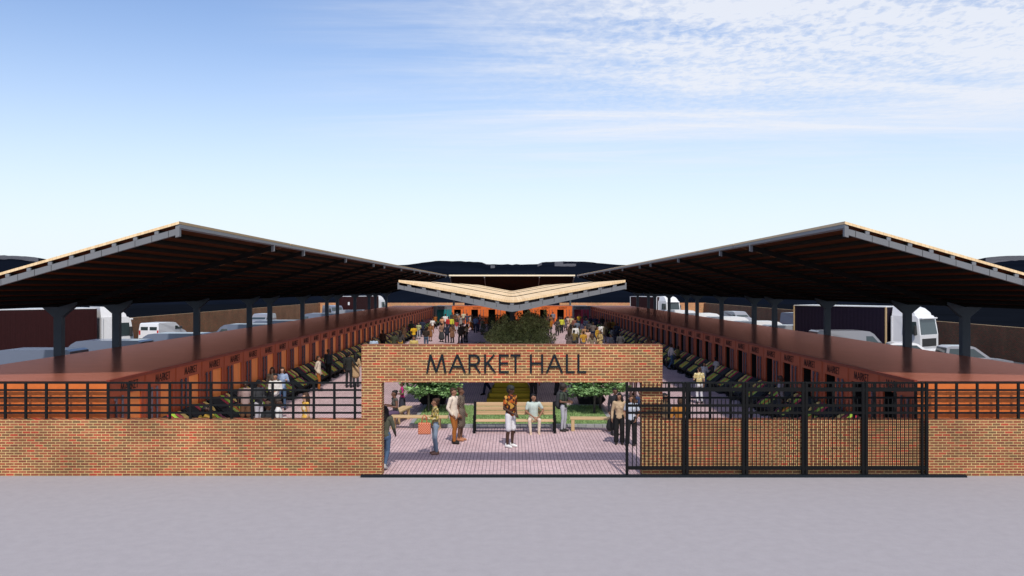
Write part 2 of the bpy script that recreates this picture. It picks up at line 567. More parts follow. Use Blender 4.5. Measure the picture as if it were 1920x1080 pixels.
def person_parts(pose='stand', top='long', bottom='trousers', hair='short', woman=False, yaw=0.0, voxel=.014, near=False):
    """meshes of one figure, 1.75 m tall when standing, facing -Y: skin, hair and clothes"""
    J = pose_joints(pose)
    dz = J['hip'] - .92
    ln = J['lean']
    sw = .165 if woman else .185
    def U(x, y, z): return (x, y + ln * max(0, (z - .92)) / .5, z + dz)   # upper-body point
    sh = {'L': U(sw, .0, 1.43), 'R': U(-sw, .0, 1.43)}
    hp = {'L': U(.09, 0, .92), 'R': U(-.09, 0, .92)}
    out = {}
    # ---- skin
    b = MB()
    neck0, neck1 = U(0, .015, 1.44), U(0, -.005, 1.54)
    hc = Vector(U(0, -.01, 1.635))
    rot = Matrix.Rotation(yaw, 3, 'Z')
    def hd(x, y, z): return tuple(hc + rot @ Vector((x, y, z)))
    b.capsule(neck0, neck1, .062, .055)
    b.capsule(hd(0, .02, .03), hd(0, .015, .01), .092, .088, fx=.88)
    b.capsule(hd(0, -.02, -.01), hd(0, -.035, -.085), .075, .042, fx=.88)
    b.capsule(hd(0, -.095, .0), hd(0, -.108, -.028), .010, .016)
    for s in (-1, 1):
        b.capsule(hd(s * .083, .012, .015), hd(s * .083, .018, -.02), .014, .011, fx=.6)
        b.capsule(hd(s * .03, -.080, .027), hd(s * .045, -.075, .027), .012, .01)
    b.capsule(hd(-.018, -.088, -.058), hd(.018, -.088, -.058), .010, .010)
    b.capsule(U(-sw + .05, 0, 1.41), U(sw - .05, 0, 1.41), .06, .06, fy=.9)
    b.capsule(U(0, .0, 1.32), U(0, .0, 1.10), .14, .115, fy=.68)
    b.capsule(U(0, .0, 1.08), U(0, .01, .95), .115, .14, fy=.72)
    for s, sg in (('L', 1), ('R', -1)):
        e, w = J['e' + s], J['w' + s]
        if dz == 0: pass
        b.capsule(sh[s], e, .050, .037)
        b.capsule(e, w, .039, .026)
        d = (Vector(w) - Vector(e)).normalized()
        if pose in ('front', 'sit', 'hold', 'sit_hold'): d = (d + Vector((-.25 * sg, -.2, -.15))).normalized()
        else: d = (d + Vector((0, -.12, -.1))).normalized()
        side = Vector((0, -1, 0)) if abs(d.z) > .6 else Vector((-sg, 0, .25))
        side = (side - d * side.dot(d)).normalized()
        w = Vector(w); pc = w + d * .05
        b.capsule(w, w + d * .075, .028, .034, fx=.8)
        fr = .0105 if near else .013
        inn = d.cross(side) * sg
        for i, fl in enumerate((.068, .078, .072, .055)):
            k0 = w + d * .085 + side * (.030 - .020 * i)
            k1 = k0 + d * fl * .5 + inn * .008
            k2 = k1 + d * fl * .42 + inn * .025
            b.capsule(k0, k1, fr, fr * .92, n=8, m=3)
            b.capsule(k1, k2, fr * .92, fr * .8, n=8, m=3)
        t0 = w + d * .035 + side * .028
        b.capsule(t0, t0 + d * .035 + side * .03, fr * 1.15, fr, n=8, m=3)
        b.capsule(t0 + d * .035 + side * .03, t0 + d * .065 + side * .034, fr, fr * .85, n=8, m=3)
        k, a = J['k' + s], J['a' + s]
        b.capsule(hp[s], k, .080, .052)
        kb = lerp(k, a, .3); kb = (kb[0], kb[1] + .018, kb[2])
        b.capsule(k, kb, .050, .052)
        b.capsule(kb, a, .052, .033)
        b.capsule((a[0], a[1] + .03, .045 + max(0, a[2] - .09)), (a[0], a[1] - .15, .03 + max(0, (a[2] - .12) * .2)), .034, .026)
    out['body'] = remesh(b, voxel)
    # ---- shoes
    for s in 'LR':
        a = J['a' + s]; lift = max(0, a[2] - .09)
        q = MB()
        q.capsule((a[0], a[1] + .035, .048 + lift), (a[0], a[1] - .06, .052 + lift * .6), .047, .046)
        q.capsule((a[0], a[1] - .06, .046 + lift * .6), (a[0] * 1.04, a[1] - .155, .038), .045, .038)
        q.capsule((a[0], a[1] + .03, .07 + lift), (a[0], a[1] + .025, .10 + lift), .045, .042)
        out['shoe' + s] = remesh(q, max(voxel, .01), 3)
    # ---- hair
    h = MB()
    if hair in ('short', 'cap', 'long', 'bun', 'curly'):
        h.capsule(hd(0, .035, .052), hd(0, .03, .035), .092, .092, fx=.92)
        h.capsule(hd(0, .07, .0), hd(0, .06, -.05), .06, .045, fx=1.1)
        h.capsule(hd(0, -.05, .088), hd(0, .03, .10), .03, .04, fx=1.6)
    if hair == 'cap':
        h.capsule(hd(0, -.03, .06), hd(0, .03, .07), .088, .085, fx=.95)
    if hair == 'bun':
        h.capsule(hd(0, .10, .09), hd(0, .12, .08), .05, .045)
    if hair == 'afro':
        h.capsule(hd(0, .04, .07), hd(0, .05, .02), .145, .12)
    if hair == 'bald':
        h.capsule(hd(0, .05, .045), hd(0, .055, .0), .075, .06)
    if hair in ('long', 'curly'):
        k = 1.25 if hair == 'curly' else 1.0
        for s in (-1, 1):
            h.capsule(hd(s * .075, .02, .03), hd(s * .085 * k, .03, -.12), .035, .040 * k)
            h.capsule(hd(s * .085 * k, .03, -.12), hd(s * .10 * k, .04, -.23), .040 * k, .03)
        h.capsule(hd(0, .075, -.02), hd(0, .095, -.26), .075 * k, .06 * k, fx=1.3)
    out['hair'] = remesh(h, max(voxel, .011), 3)
    # ---- upper garment
    t = MB()
    cw = .92 if woman else 1.0
    t.capsule(U(-sw + .03, 0.005, 1.405), U(sw - .03, .005, 1.405), .074, .074, fy=.95)
    t.capsule(U(0, .0, 1.33), U(0, .0, 1.20), .172 * cw, .158 * cw, fy=.70)
    if woman:
        for s in (-1, 1): t.capsule(U(s * .065, -.060, 1.275), U(s * .065, -.05, 1.24), .062, .06)
        t.capsule(U(0, .0, 1.20), U(0, .0, 1.08), .140, .122, fy=.74)
        t.capsule(U(0, .0, 1.08), U(0, .01, .95), .125, .162, fy=.78)
    else:
        t.capsule(U(0, .0, 1.20), U(0, .0, .97), .158, .160, fy=.74)
    if top == 'jacket':
        t.capsule(U(0, .0, 1.0), U(0, .01, .88), .165, .178, fy=.80)
    if top in ('coat', ) or bottom == 'dress':
        hem = .55 if bottom == 'dress' else .62
        if dz == 0:
            for s in (-1, 1):
                t.capsule((s * .05, .0, .95), (s * .085, -.0, hem), .145, .135, fy=.9)
            t.capsule((0, 0, .95), (0, 0, hem), .15, .16, fy=.85)
    slv = dict(short=.62, none=.06).get(top, 1.0)
    for s in 'LR':
        e, w = J['e' + s], J['w' + s]
        if slv < 1:
            m_ = lerp(sh[s], e, slv)
            t.capsule(sh[s], m_, .068, .060)
        else:
            t.capsule(sh[s], e, .068, .054)
            t.capsule(e, lerp(e, w, .96), .053, .038)
    if top != 'none':
        t.capsule(U(0, .012, 1.44), U(0, .004, 1.485), .075, .066)
    out['top'] = remesh(t, voxel)
    # ---- lower garment
    q = MB()
    if bottom in ('trousers', 'wide', 'slim', 'shorts'):
        q.capsule(U(-.03, 0.005, .96), U(.03, .005, .96), .135, .135, fy=.78)
        q.capsule(U(-.05, 0.01, .89), U(.05, .01, .89), .118, .118, fy=.98)
        wd = {'trousers': (.092, .068, .056), 'wide': (.095, .085, .085), 'slim': (.088, .060, .044), 'shorts': (.096, .085, .085)}[bottom]
        for s in 'LR':
            k, a = J['k' + s], J['a' + s]
            if bottom == 'shorts':
                q.capsule(hp[s], lerp(hp[s], k, .9), wd[0], wd[1])
            else:
                q.capsule(hp[s], k, wd[0], wd[1])
                kb = lerp(k, a, .35); kb = (kb[0], kb[1] + .012, kb[2])
                q.capsule(k, kb, wd[1], wd[1] * .96)
                q.capsule(kb, lerp(k, a, .93), wd[1] * .96, wd[2])
        out['bottom'] = remesh(q, voxel)
    elif bottom == 'skirt':
        if dz == 0:
            q.capsule((0, 0, 1.0), (0, 0, .92), .13, .16, fy=.8)
            for s in (-1, 1): q.capsule((s * .05, 0, .9), (s * .12, 0, .38), .13, .16)
            q.capsule((0, 0, .9), (0, 0, .38), .15, .2)
        else:
            q.capsule(U(0, .0, 1.0), U(0, 0, .92), .14, .17, fy=.85)
            for s in 'LR':
                q.capsule(hp[s], J['k' + s], .105, .09)
                q.capsule(J['k' + s], lerp(J['k' + s], J['a' + s], .45), .085, .09)
            q.capsule(U(0, -.05, .92), (0, -.40, .47), .12, .10)
        out['bottom'] = remesh(q, voxel)
    if near:
        for i, s in enumerate((-1, 1)):
            out['eye%d' % i] = MB().capsule(hd(s * .032, -.083, .012), hd(s * .032, -.084, .012), .011, .011, n=8, m=3).mesh('eye', True)
        out['mouth'] = MB().capsule(hd(-.02, -.094, -.060), hd(.02, -.094, -.060), .006, .006, n=8, m=3).mesh('mouth', True)
    return out


PC = {}


def cm(c, rough=.85):
    """cloth / skin / hair colour"""
    if isinstance(c, str): return MATS[c]
    k = 'cloth_%d_%d_%d_%d' % tuple([int(v * 1000) for v in c] + [int(rough * 100)])
    return mat(k, c, rough, .2, var=.14, vscale=9)


SKIN = {'d': (.055, .026, .017), 'b': (.13, .062, .038), 'm': (.26, .13, .08), 'l': (.44, .26, .18)}
BLK = (.012, .011, .012); BRN = (.045, .022, .013)


def place_person(P, px, Y, h, rz, label, skin='b', hair=BLK, top=(.5, .5, .5), bottom=(.1, .1, .12), shoes=(.02, .02, .02), bname='trousers', tname='shirt', group=None, merged=True, z=0.0, X=None):
    sc = h / 1.75
    ms = mat('skin_' + skin, SKIN[skin], .5, .35, var=.06, vscale=12)
    root = link_mesh('person', P['body'], ms)
    root.location = (gx(px, Y) if X is None else X, Y, z)
    root.rotation_euler = (0, 0, rad(rz))
    root.scale = (sc, sc, sc)
    tag(root, label, 'person', group)
    link_mesh('hair', P['hair'], cm(hair, .6), root)
    link_mesh(tname, P['top'], cm(top), root)
    if 'bottom' in P: link_mesh(bname, P['bottom'], cm(bottom), root)
    link_mesh('shoe', P['shoeL'], cm(shoes, .5), root)
    link_mesh('shoe', P['shoeR'], cm(shoes, .5), root)
    if 'eye0' in P:
        for k in ('eye0', 'eye1'): link_mesh('eye', P[k], cm((.015, .01, .01), .2), root)
        link_mesh('mouth', P['mouth'], cm(tuple(v * .55 for v in SKIN[skin]), .5), root)
    return root


pattern_mat('floral_yellow', 'voronoi', [(0, (.10, .085, .03)), (.3, (.42, .32, .08)), (.6, (.30, .24, .10)), (.8, (.48, .42, .25))], 26)
pattern_mat('orange_print', 'voronoi', [(0, (.03, .015, .012)), (.35, (.42, .10, .02)), (.6, (.10, .03, .015)), (.8, (.45, .24, .05))], 15)
pattern_mat('striped_knit', 'wave', [(.35, (.035, .028, .024)), (.6, (.19, .15, .12))], 9, rot=(0, .55, .2))
pattern_mat('yellow_white_print', 'voronoi', [(0, (.60, .36, .07)), (.6, (.62, .52, .38)), (.8, (.55, .28, .04))], 9)
pattern_mat('pale_print', 'voronoi', [(0, (.60, .48, .22)), (.5, (.40, .34, .18)), (.8, (.66, .58, .38))], 20)
pattern_mat('check_bag', 'check', [(0, (.48, .07, .02)), (1, (.60, .30, .20))], 28)

NV = .0095
PP = {}


def proto(key, **kw):
    if key not in PP: PP[key] = person_parts(**kw)
    return PP[key]


def make_people():
    n = dict(voxel=NV, near=True)
    # ---------------- the people seen through and beside the gateway, one by one
    A = proto('a1', pose='walk', top='long', bottom='slim', hair='long', woman=True, **n)
    place_person(A, 722, 24.75, 1.76, 168, 'woman with long black hair, olive jumper and jeans walking in past left brick pillar', 'd', BLK, (.075, .08, .06), (.055, .095, .17), (.42, .42, .42), 'jeans', 'jumper')
    A = proto('a2', pose='hold', top='long', bottom='slim', hair='bun', woman=True, yaw=-.2, **n)
    place_person(A, 816, 26.9, 1.70, -72, 'woman in yellow floral blouse and pale jeans looking down, checked bag on her arm', 'm', BRN, 'floral_yellow', (.20, .26, .34), (.22, .12, .09), 'jeans', 'blouse')
    A = proto('a3', pose='pocket', top='jacket', bottom='trousers', hair='short', **n)
    place_person(A, 850, 28.8, 1.80, 66, 'man in cream blazer and rust trousers walking beside woman in striped dress', 'm', BRN, (.62, .54, .45), (.27, .095, .022), (.018, .015, .013), 'trousers', 'blazer')
    A = proto('a4', pose='stand', top='short', bottom='dress', hair='bun', woman=True, **n)
    place_person(A, 864, 29.25, 1.77, 70, 'woman in dark striped knee length dress beside man in cream blazer', 'b', BRN, 'striped_knit', (.1, .1, .1), (.36, .16, .09), 'skirt', 'dress')
    A = proto('a5', pose='front', top='short', bottom='shorts', hair='cap', yaw=.3, **n)
    place_person(A, 957, 28.05, 1.96, 48, 'man in orange and black printed shirt, white shorts and dark cap before the bench', 'd', (.022, .025, .025), 'orange_print', (.62, .62, .66), (.66, .66, .66), 'shorts', 'shirt')
    A = proto('a6', pose='sit', top='short', bottom='slim', hair='short', yaw=.6, **n)
    place_person(A, 1000, 31.05, 1.82, 4, 'man in pale mint T-shirt and cream trousers sitting on the slatted bench', 'm', BLK, (.44, .52, .49), (.62, .52, .43), (.55, .42, .32), 'trousers', 'shirt', z=-.035)
    A = proto('a7', pose='hold', top='short', bottom='slim', hair='afro', woman=True, yaw=.1, **n)
    place_person(A, 1057, 31.2, 1.64, 58, 'woman with afro hair, dark top and grey leggings wearing a black backpack', 'b', (.03, .024, .022), (.045, .06, .045), (.36, .37, .42), (.03, .028, .028), 'leggings', 'blouse')
    A = proto('a8', pose='stand', top='long', bottom='wide', hair='curly', woman=True, yaw=-.2, **n)
    place_person(A, 1161, 28.6, 1.66, -8, 'woman in tan roll-neck jumper and wide black trousers beside the gate end', 'm', BLK, (.42, .31, .20), (.012, .012, .013), (.02, .016, .015), 'trousers', 'jumper')
    A = proto('a9', pose='pocket', top='short', bottom='wide', hair='curly', woman=True, yaw=-.3, **n)
    place_person(A, 1184, 28.4, 1.62, -20, 'woman in white blouse and black trousers standing behind the gate bars', 'm', BRN, (.46, .50, .58), (.014, .014, .016), (.02, .016, .015), 'trousers', 'blouse')
    A = proto('a10', pose='stand', top='jacket', bottom='trousers', hair='short', **n)
    place_person(A, 1153, 30.4, 1.62, 15, 'person in dark jacket half hidden behind woman in tan jumper', 'b', BLK, (.02, .02, .025), (.022, .022, .027))
    A = proto('a11', pose='sit_hold', top='none', bottom='skirt', hair='bun', woman=True, yaw=.1, **n)
    place_person(A, 742, 32.3, 1.74, -62, 'woman in grey sleeveless top and purple skirt sitting on the left wooden bench', 'b', BLK, (.075, .075, .065), (.085, .055, .10), (.05, .03, .03), 'skirt', 'top')
    A = proto('a12', pose='hold', top='short', bottom='skirt', hair='short', woman=True, **n)
    place_person(A, 754, 34.9, 1.36, -80, 'young woman in magenta top and long dark skirt behind the left wooden bench', 'b', BLK, (.42, .03, .17), (.03, .032, .045), (.03, .03, .03), 'skirt', 'top')
    place_person(PP['a11'], 1200, 32.4, 1.80, 30, 'woman in navy top sitting on right bench behind the gate bars', 'm', BRN, (.03, .045, .10), (.03, .035, .05), (.2, .11, .06), 'skirt', 'top')
    place_person(PP['a10'], 713, 28.2, 1.60, 120, 'man just behind the left brick pillar, only his head edge showing', 'b', BLK, (.05, .05, .05), (.05, .05, .06))

    # ---------------- shared figures for the rest of the crowd
    c = dict(voxel=.0135)
    proto('ms', pose='stand', top='long', bottom='trousers', hair='short', **c)
    proto('mw', pose='walk', top='long', bottom='trousers', hair='short', **c)
    proto('mt', pose='talk', top='short', bottom='trousers', hair='short', yaw=.3, **c)
    proto('mh', pose='hold', top='long', bottom='trousers', hair='short', yaw=-.25, **c)
    proto('mj', pose='pocket', top='jacket', bottom='trousers', hair='short', yaw=.2, **c)
    proto('ma', pose='arm_out', top='long', bottom='trousers', hair='short', **c)
    proto('mb', pose='stand', top='short', bottom='shorts', hair='bald', **c)
    proto('wd', pose='stand', top='none', bottom='dress', hair='long', woman=True, **c)
    proto('wl', pose='hold', top='short', bottom='dress', hair='curly', woman=True, yaw=.3, **c)
    proto('wt', pose='talk', top='long', bottom='slim', hair='long', woman=True, **c)
    proto('wk', pose='walk', top='short', bottom='slim', hair='bun', woman=True, **c)
    proto('ws', pose='stand', top='short', bottom='skirt', hair='bun', woman=True, yaw=-.3, **c)
    proto('wc', pose='front', top='coat', bottom='trousers', hair='long', woman=True, **c)
    G = 'people in the market street'
    white = (.62, .61, .60); cream = (.58, .50, .40); navy = (.018, .024, .05); black = (.014, .014, .015); char = (.04, .043, .048)
    tan = (.40, .28, .16); must = (.42, .24, .03); olive = (.085, .085, .04); brown = (.11, .055, .03); rust = (.27, .09, .02); jean = (.06, .10, .18)
    grey = (.18, .18, .19); lgrey = (.36, .36, .40); red = (.36, .03, .03); blue = (.10, .20, .42); lblue = (.34, .44, .58); pink = (.50, .30, .28); lime = (.50, .50, .05); green = (.10, .15, .06); dgreen = (.03, .045, .03)
    rows = [
        # px, head y, foot y or None, figure, rz, skin, top, bottom, label
        (573, 737, None, 'wd', -60, 'l', 'yellow_white_print', tan, 'woman with dark hair in yellow and white dress behind the fence near the gateway'),
        (516, 701, None, 'mh', 5, 'm', white, char, 'man in white shirt and dark trousers, hands together, behind the left fence'),
        (510, 689, None, 'wt', -10, 'm', (.30, .25, .18), char, 'woman with curly hair in beige top, left of woman in blue'),
        (529, 689, None, 'wt', 12, 'l', (.26, .34, .50), jean, 'woman with wavy hair in light blue top beside the sloping racks'),
        (597, 668, 733, 'mj', 80, 'm', cream, rust, 'man in cream jacket and rust trousers standing by the left racks'),
        (616, 655, 714, 'ms', 160, 'd', (.035, .045, .055), black, 'man in dark slate top seen from behind at the left racks'),
        (654, 660, 727, 'ma', 175, 'm', (.02, .022, .022), (.022, .022, .025), 'man in black with an arm around woman in tan coat'),
        (667, 663, 726, 'wc', 200, 'm', tan, char, 'woman in tan coat held by man in black beside the brick lintel'),
        (460, 714, None, 'mb', 20, 'd', (.30, .22, .21), brown, 'man in dusty pink top behind the fence among the left racks'),
        (485, 713, None, 'mh', 60, 'd', char, lgrey, 'stooping man in charcoal top and pale trousers behind left fence'),
        (522, 748, None, 'mh', 100, 'd', (.60, .60, .60), black, 'person in white top and dark headscarf close behind the left fence'),
        (503, 753, None, 'ms', 60, 'd', (.03, .032, .036), char, 'person in dark jacket close behind the fence beside one in white'),
        (387, 760, None, 'wl', 40, 'd', (.36, .22, .04), brown, 'woman in golden dress at the leftmost visible racks behind fence'),
        (701, 632, None, 'mt', 30, 'd', lblue, jean, 'man in pale blue shirt just above the lintel top, far left'),
        (718, 619, None, 'ms', 150, 'd', (.06, .035, .025), black, 'man in dark brown shirt at racks above the left lintel end'),
        (751, 621, None, 'wt', 170, 'd', (.05, .045, .045), must, 'woman with dark top and mustard trousers at the left racks'),
        (757, 609, 641, 'wd', 20, 'm', (.34, .20, .11), tan, 'woman in long tan dress standing by the left racks'),
        (776, 631, None, 'mt', 0, 'm', (.50, .40, .14), char, 'man in pale yellow shirt just above the lintel beside mustard group'),
        (771, 602, None, 'ms', 190, 'd', dgreen, black, 'man in dark green against the left containers'),
        (776, 610, None, 'wk', 180, 'd', (.55, .33, .02), char, 'woman in bright mustard top seen from behind on the left'),
        (785, 605, 636, 'mt', -20, 'm', (.36, .40, .20), lgrey, 'man in pale green shirt and grey trousers on the left side'),
        (792, 599, 632, 'mj', 170, 'd', navy, navy, 'man in navy suit by left containers behind man in green shirt'),
        (799, 614, None, 'mh', 175, 'd', (.03, .022, .018), (.05, .08, .13), 'broad man in dark jacket and jeans seen from behind, left walkway'),
        (807, 607, 640, 'wl', -30, 'm', (.22, .10, .04), olive, 'woman in rust and olive dress next to broad man in jeans'),
        (811, 597, 625, 'wt', 10, 'b', white, (.30, .14, .09), 'woman in white top and tan trousers near the end of left racks'),
        (816, 590, None, 'mw', 30, 'd', rust, black, 'man in rust shirt before the grey container with teal shutter'),
        (835, 585, 620, 'ms', 185, 'b', white, char, 'man in white T-shirt in front of the teal shutter'),
        (829, 594, 622, 'wl', 10, 'm', (.50, .26, .15), tan, 'woman in peach dress below man in white at the teal shutter'),
        (838, 608, 643, 'mj', 180, 'm', (.016, .02, .035), (.014, .016, .025), 'large man in navy jacket seen from behind on the open paving'),
        (848, 608, 643, 'wc', -150, 'm', (.17, .085, .05), black, 'woman in brown coat beside large man in navy jacket'),
        (846, 594, None, 'ms', 0, 'd', lime, black, 'worker in lime yellow top before the far orange containers'),
        (841, 594, None, 'mw', 0, 'd', red, navy, 'person in red top left of worker in lime top'),
        (856, 602, 625, 'mb', 15, 'd', (.28, .04, .04), lgrey, 'man in red top and light trousers on the paving'),
        (857, 585, None, 'mj', 0, 'b', grey, char, 'man in grey jacket at the second far orange container'),
        (853, 587, None, 'wc', 30, 'd', brown, char, 'woman in brown coat beside man in grey jacket, far left containers'),
        (864, 592, 615, 'wd', 0, 'b', (.22, .20, .19), grey, 'woman in grey dress in front of the far orange containers'),
        (869, 585, None, 'mt', 0, 'm', (.45, .42, .30), char, 'man in pale khaki shirt at the far container doorway'),
        (868, 606, 642, 'mj', 10, 'd', (.11, .05, .025), black, 'man in brown jacket talking left of the big tree'),
        (875, 608, 642, 'wt', -70, 'b', (.34, .25, .14), char, 'woman in tan top talking with man in brown jacket'),
        (882, 591, 620, 'mw', 80, 'm', cream, rust, 'man in cream jacket and rust trousers at the far orange containers'),
        (886, 590, 619, 'ws', 60, 'd', brown, char, 'woman in brown behind man in cream jacket, far containers'),
        (892, 593, 624, 'mh', 160, 'b', (.09, .14, .26), navy, 'man in blue shirt just left of the big tree'),
        (897, 595, 622, 'mw', 150, 'd', (.13, .03, .04), navy, 'man in dark red top just left of the big tree'),
        (904, 597, None, 'ws', 60, 'm', (.20, .21, .18), grey, 'woman in grey green top at the edge of the big tree'),
        (1028, 589, None, 'mj', 20, 'd', (.09, .05, .05), char, 'man in maroon jacket at far containers right of tree'),
        (1033, 590, None, 'wc', 30, 'd', (.20, .09, .04), char, 'woman in brown coat at far containers right of the tree'),
        (1037, 585, None, 'ms', 0, 'b', (.16, .17, .22), navy, 'man in slate shirt at a doorway right of the tree'),
        (1031, 598, None, 'mw', 0, 'd', (.42, .16, .02), black, 'man in orange top at right edge of the tree crown'),
        (1049, 594, 622, 'mw', 70, 'd', navy, navy, 'man in navy suit walking right of the big tree'),
        (1053, 595, None, 'ms', 0, 'd', lime, black, 'worker in lime top right of the tree before the far containers'),
        (1060, 595, 621, 'wd', -20, 'd', (.10, .085, .10), grey, 'woman in dark grey dress right of the walking suited man'),
        (1065, 593, 619, 'wl', 10, 'm', (.56, .40, .34), tan, 'woman in pale pink dress before the far orange containers'),
        (1071, 593, 620, 'mt', -20, 'm', (.46, .38, .20), tan, 'man in sand coloured shirt next to woman in pale pink'),
        (1086, 590, 614, 'mt', 0, 'b', (.50, .30, .03), (.05, .13, .17), 'man in yellow shirt and teal trousers before the crimson shutter'),
        (1091, 583, None, 'ms', 0, 'd', (.14, .02, .035), navy, 'man in dark red at the crimson shutter'),
        (1097, 588, None, 'mj', 0, 'd', char, white, 'man in charcoal jacket right of the crimson shutter'),
        (1099, 597, None, 'mj', 170, 'm', navy, navy, 'large man in dark suit with grey hair near the right containers'),
        (1107, 593, 619, 'mw', 20, 'd', navy, black, 'man in black suit by the right containers'),
        (1116, 593, 623, 'mj', 0, 'b', navy, navy, 'man in navy suit and white shirt by right containers'),
        (1129, 593, None, 'ms', -30, 'd', black, black, 'man in black against the far right containers'),
        (1070, 608, None, 'wc', 180, 'd', (.075, .05, .035), char, 'woman in brown coat at the back of the right group'),
        (1079, 610, None, 'ms', 190, 'd', white, char, 'man in white shirt in the middle of the right group'),
        (1086, 613, 644, 'mh', 180, 'm', olive, dgreen, 'man in olive army jacket seen from behind in right group'),
        (1076, 619, None, 'mt', 175, 'd', (.15, .11, .04), char, 'man in khaki gold top in the right group above lintel'),
        (1067, 620, None, 'wc', 185, 'b', (.085, .07, .068), char, 'woman in long grey coat, leftmost of the right group'),
        (1094, 621, None, 'wk', 185, 'b', (.40, .22, .03), (.08, .12, .15), 'woman in mustard top above the lintel, right group'),
        (1102, 617, None, 'wd', 20, 'm', (.50, .34, .28), tan, 'woman in blush pink dress, rightmost of the right group'),
        (1097, 611, None, 'ms', 10, 'm', (.30, .17, .09), char, 'man in light brown top behind woman in blush dress'),
        (1120, 613, None, 'wt', 60, 'm', must, char, 'woman in mustard top beside man in white near right racks'),
        (1128, 607, None, 'ms', 170, 'd', white, lgrey, 'man in white shirt near the right racks'),
        (1133, 608, 643, 'mj', 175, 'm', (.10, .085, .05), (.12, .11, .10), 'man in olive brown jacket near the right racks'),
        (1125, 620, None, 'wc', -60, 'm', (.42, .31, .14), tan, 'woman in pale yellow coat above the lintel near right racks'),
        (1142, 600, None, 'mw', 20, 'd', (.10, .055, .02), black, 'man in dark ochre top at the right racks'),
        (1148, 599, None, 'mh', -20, 'd', (.22, .12, .02), black, 'man in ochre top against the right containers'),
        (1157, 606, 642, 'mj', 165, 'd', (.022, .028, .05), navy, 'tall man in dark navy coat at the right racks'),
        (1146, 626, None, 'mh', -120, 'b', (.03, .034, .05), navy, 'person in dark coat low behind the lintel at right'),
        (1193, 627, None, 'mt', 100, 'd', (.05, .042, .035), black, 'person in dark brown bending over the right racks'),
        (1217, 631, None, 'wt', 120, 'b', (.12, .06, .04), brown, 'woman in brown at right racks above the lintel end'),
        (848, 586, None, 'ms', 20, 'd', char, black, 'man in charcoal between the teal shutter and first orange container'),
        (861, 588, None, 'ws', -20, 'd', (.30, .16, .10), char, 'woman in terracotta top left of woman in grey dress'),
        (876, 588, None, 'mj', 10, 'd', (.05, .05, .08), char, 'man in dark indigo jacket right of man in pale khaki shirt'),
        (899, 590, None, 'wk', 30, 'b', (.26, .22, .20), jean, 'woman in taupe top behind man in dark red, by tree'),
        (1045, 598, None, 'wc', 0, 'd', (.06, .05, .05), black, 'woman in black coat left of walking man in navy suit'),
        (1077, 596, None, 'ms', 150, 'b', (.20, .08, .06), char, 'man in brick red shirt right of man in sand coloured shirt'),
        (1082, 601, None, 'ws', 180, 'd', (.10, .12, .16), navy, 'woman in slate blue top below man in yellow shirt'),
        (1104, 602, None, 'mh', 0, 'd', (.04, .04, .045), char, 'man in dark grey right of large man with grey hair'),
        (1112, 605, None, 'mt', 160, 'b', (.12, .10, .09), navy, 'man in taupe shirt below man in navy suit, right side'),
        (1137, 599, None, 'ws', -40, 'd', (.16, .09, .05), black, 'woman in dark tan top left of dark ochre man'),
        (1151, 613, None, 'mw', 170, 'd', (.02, .024, .04), navy, 'man in navy shirt left of tall man in navy coat'),
        (1110, 626, None, 'wt', 190, 'b', (.20, .17, .12), char, 'woman in stone coloured top at lintel, right of blush dress'),
        (1163, 624, None, 'mj', -160, 'd', (.05, .05, .055), black, 'man in charcoal jacket above lintel at right racks'),
        (828, 606, None, 'ws', 150, 'b', (.22, .13, .09), char, 'woman in cinnamon top left of large man in navy jacket'),
        (864, 608, None, 'mj', -30, 'd', (.04, .035, .03), black, 'man in black jacket left of man in brown jacket'),
        (739, 624, None, 'mt', 160, 'd', (.045, .05, .03), black, 'man in dark moss shirt at left racks above lintel'),
        (1259, 645, 693, 'mw', 100, 'd', (.46, .43, .43), jean, 'man in pale shirt and jeans at the right racks'),
        (1271, 652, 692, 'mt', 100, 'd', (.15, .14, .05), black, 'man in olive shirt beside the man in pale shirt'),
        (1250, 668, 689, 'ws', 60, 'b', (.30, .22, .16), char, 'child in tan top by the right lintel end'),
        (1320, 682, 734, 'wt', 20, 'm', (.50, .50, .52), jean, 'woman in white top behind man in pale printed shirt'),
        (1311, 689, 757, 'mt', 185, 'l', 'pale_print', (.58, .58, .62), 'man in pale yellow printed shirt and white trousers seen from behind'),
        (1343, 670, 722, 'wk', 110, 'd', (.40, .38, .38), jean, 'woman in pale grey top and denim at the right racks'),
        (1464, 704, None, 'mb', 60, 'd', (.30, .27, .30), char, 'man in pale mauve top behind the gate at the nearest right racks'),
        (1275, 746, None, 'mj', 170, 'd', (.36, .15, .03), brown, 'man in orange jacket close behind the gate and low wall'),
        (1247, 738, None, 'wc', 40, 'b', (.11, .075, .045), brown, 'person in brown coat behind the right brick pillar'),
        (1187, None, 747, 'ms', 0, 'b', white, (.10, .06, .06), 'person in white whose legs show between lintel and gate rail'),
        (1196, None, 745, 'wk', 20, 'b', (.40, .42, .46), (.16, .09, .07), 'person with bare legs beside one in white under the lintel'),
        (914, None, 740, 'mw', -60, 'd', navy, navy, 'man in dark trousers, only legs showing left of yellow steps'),
        (1000, None, 757, 'ms', 150, 'b', red, black, 'man in red top and black trousers behind the slatted bench'),
        (1065, None, 744, 'mt', 20, 'd', (.35, .3, .3), (.50, .50, .54), 'man in white trousers behind woman with the backpack'),
        (1044, None, 741, 'ms', 60, 'd', black, char, 'man in black behind the slatted bench, left of backpack woman'),
    ]
    hc = [BLK, BLK, BRN, BLK, (.03, .02, .016), (.07, .04, .025)]
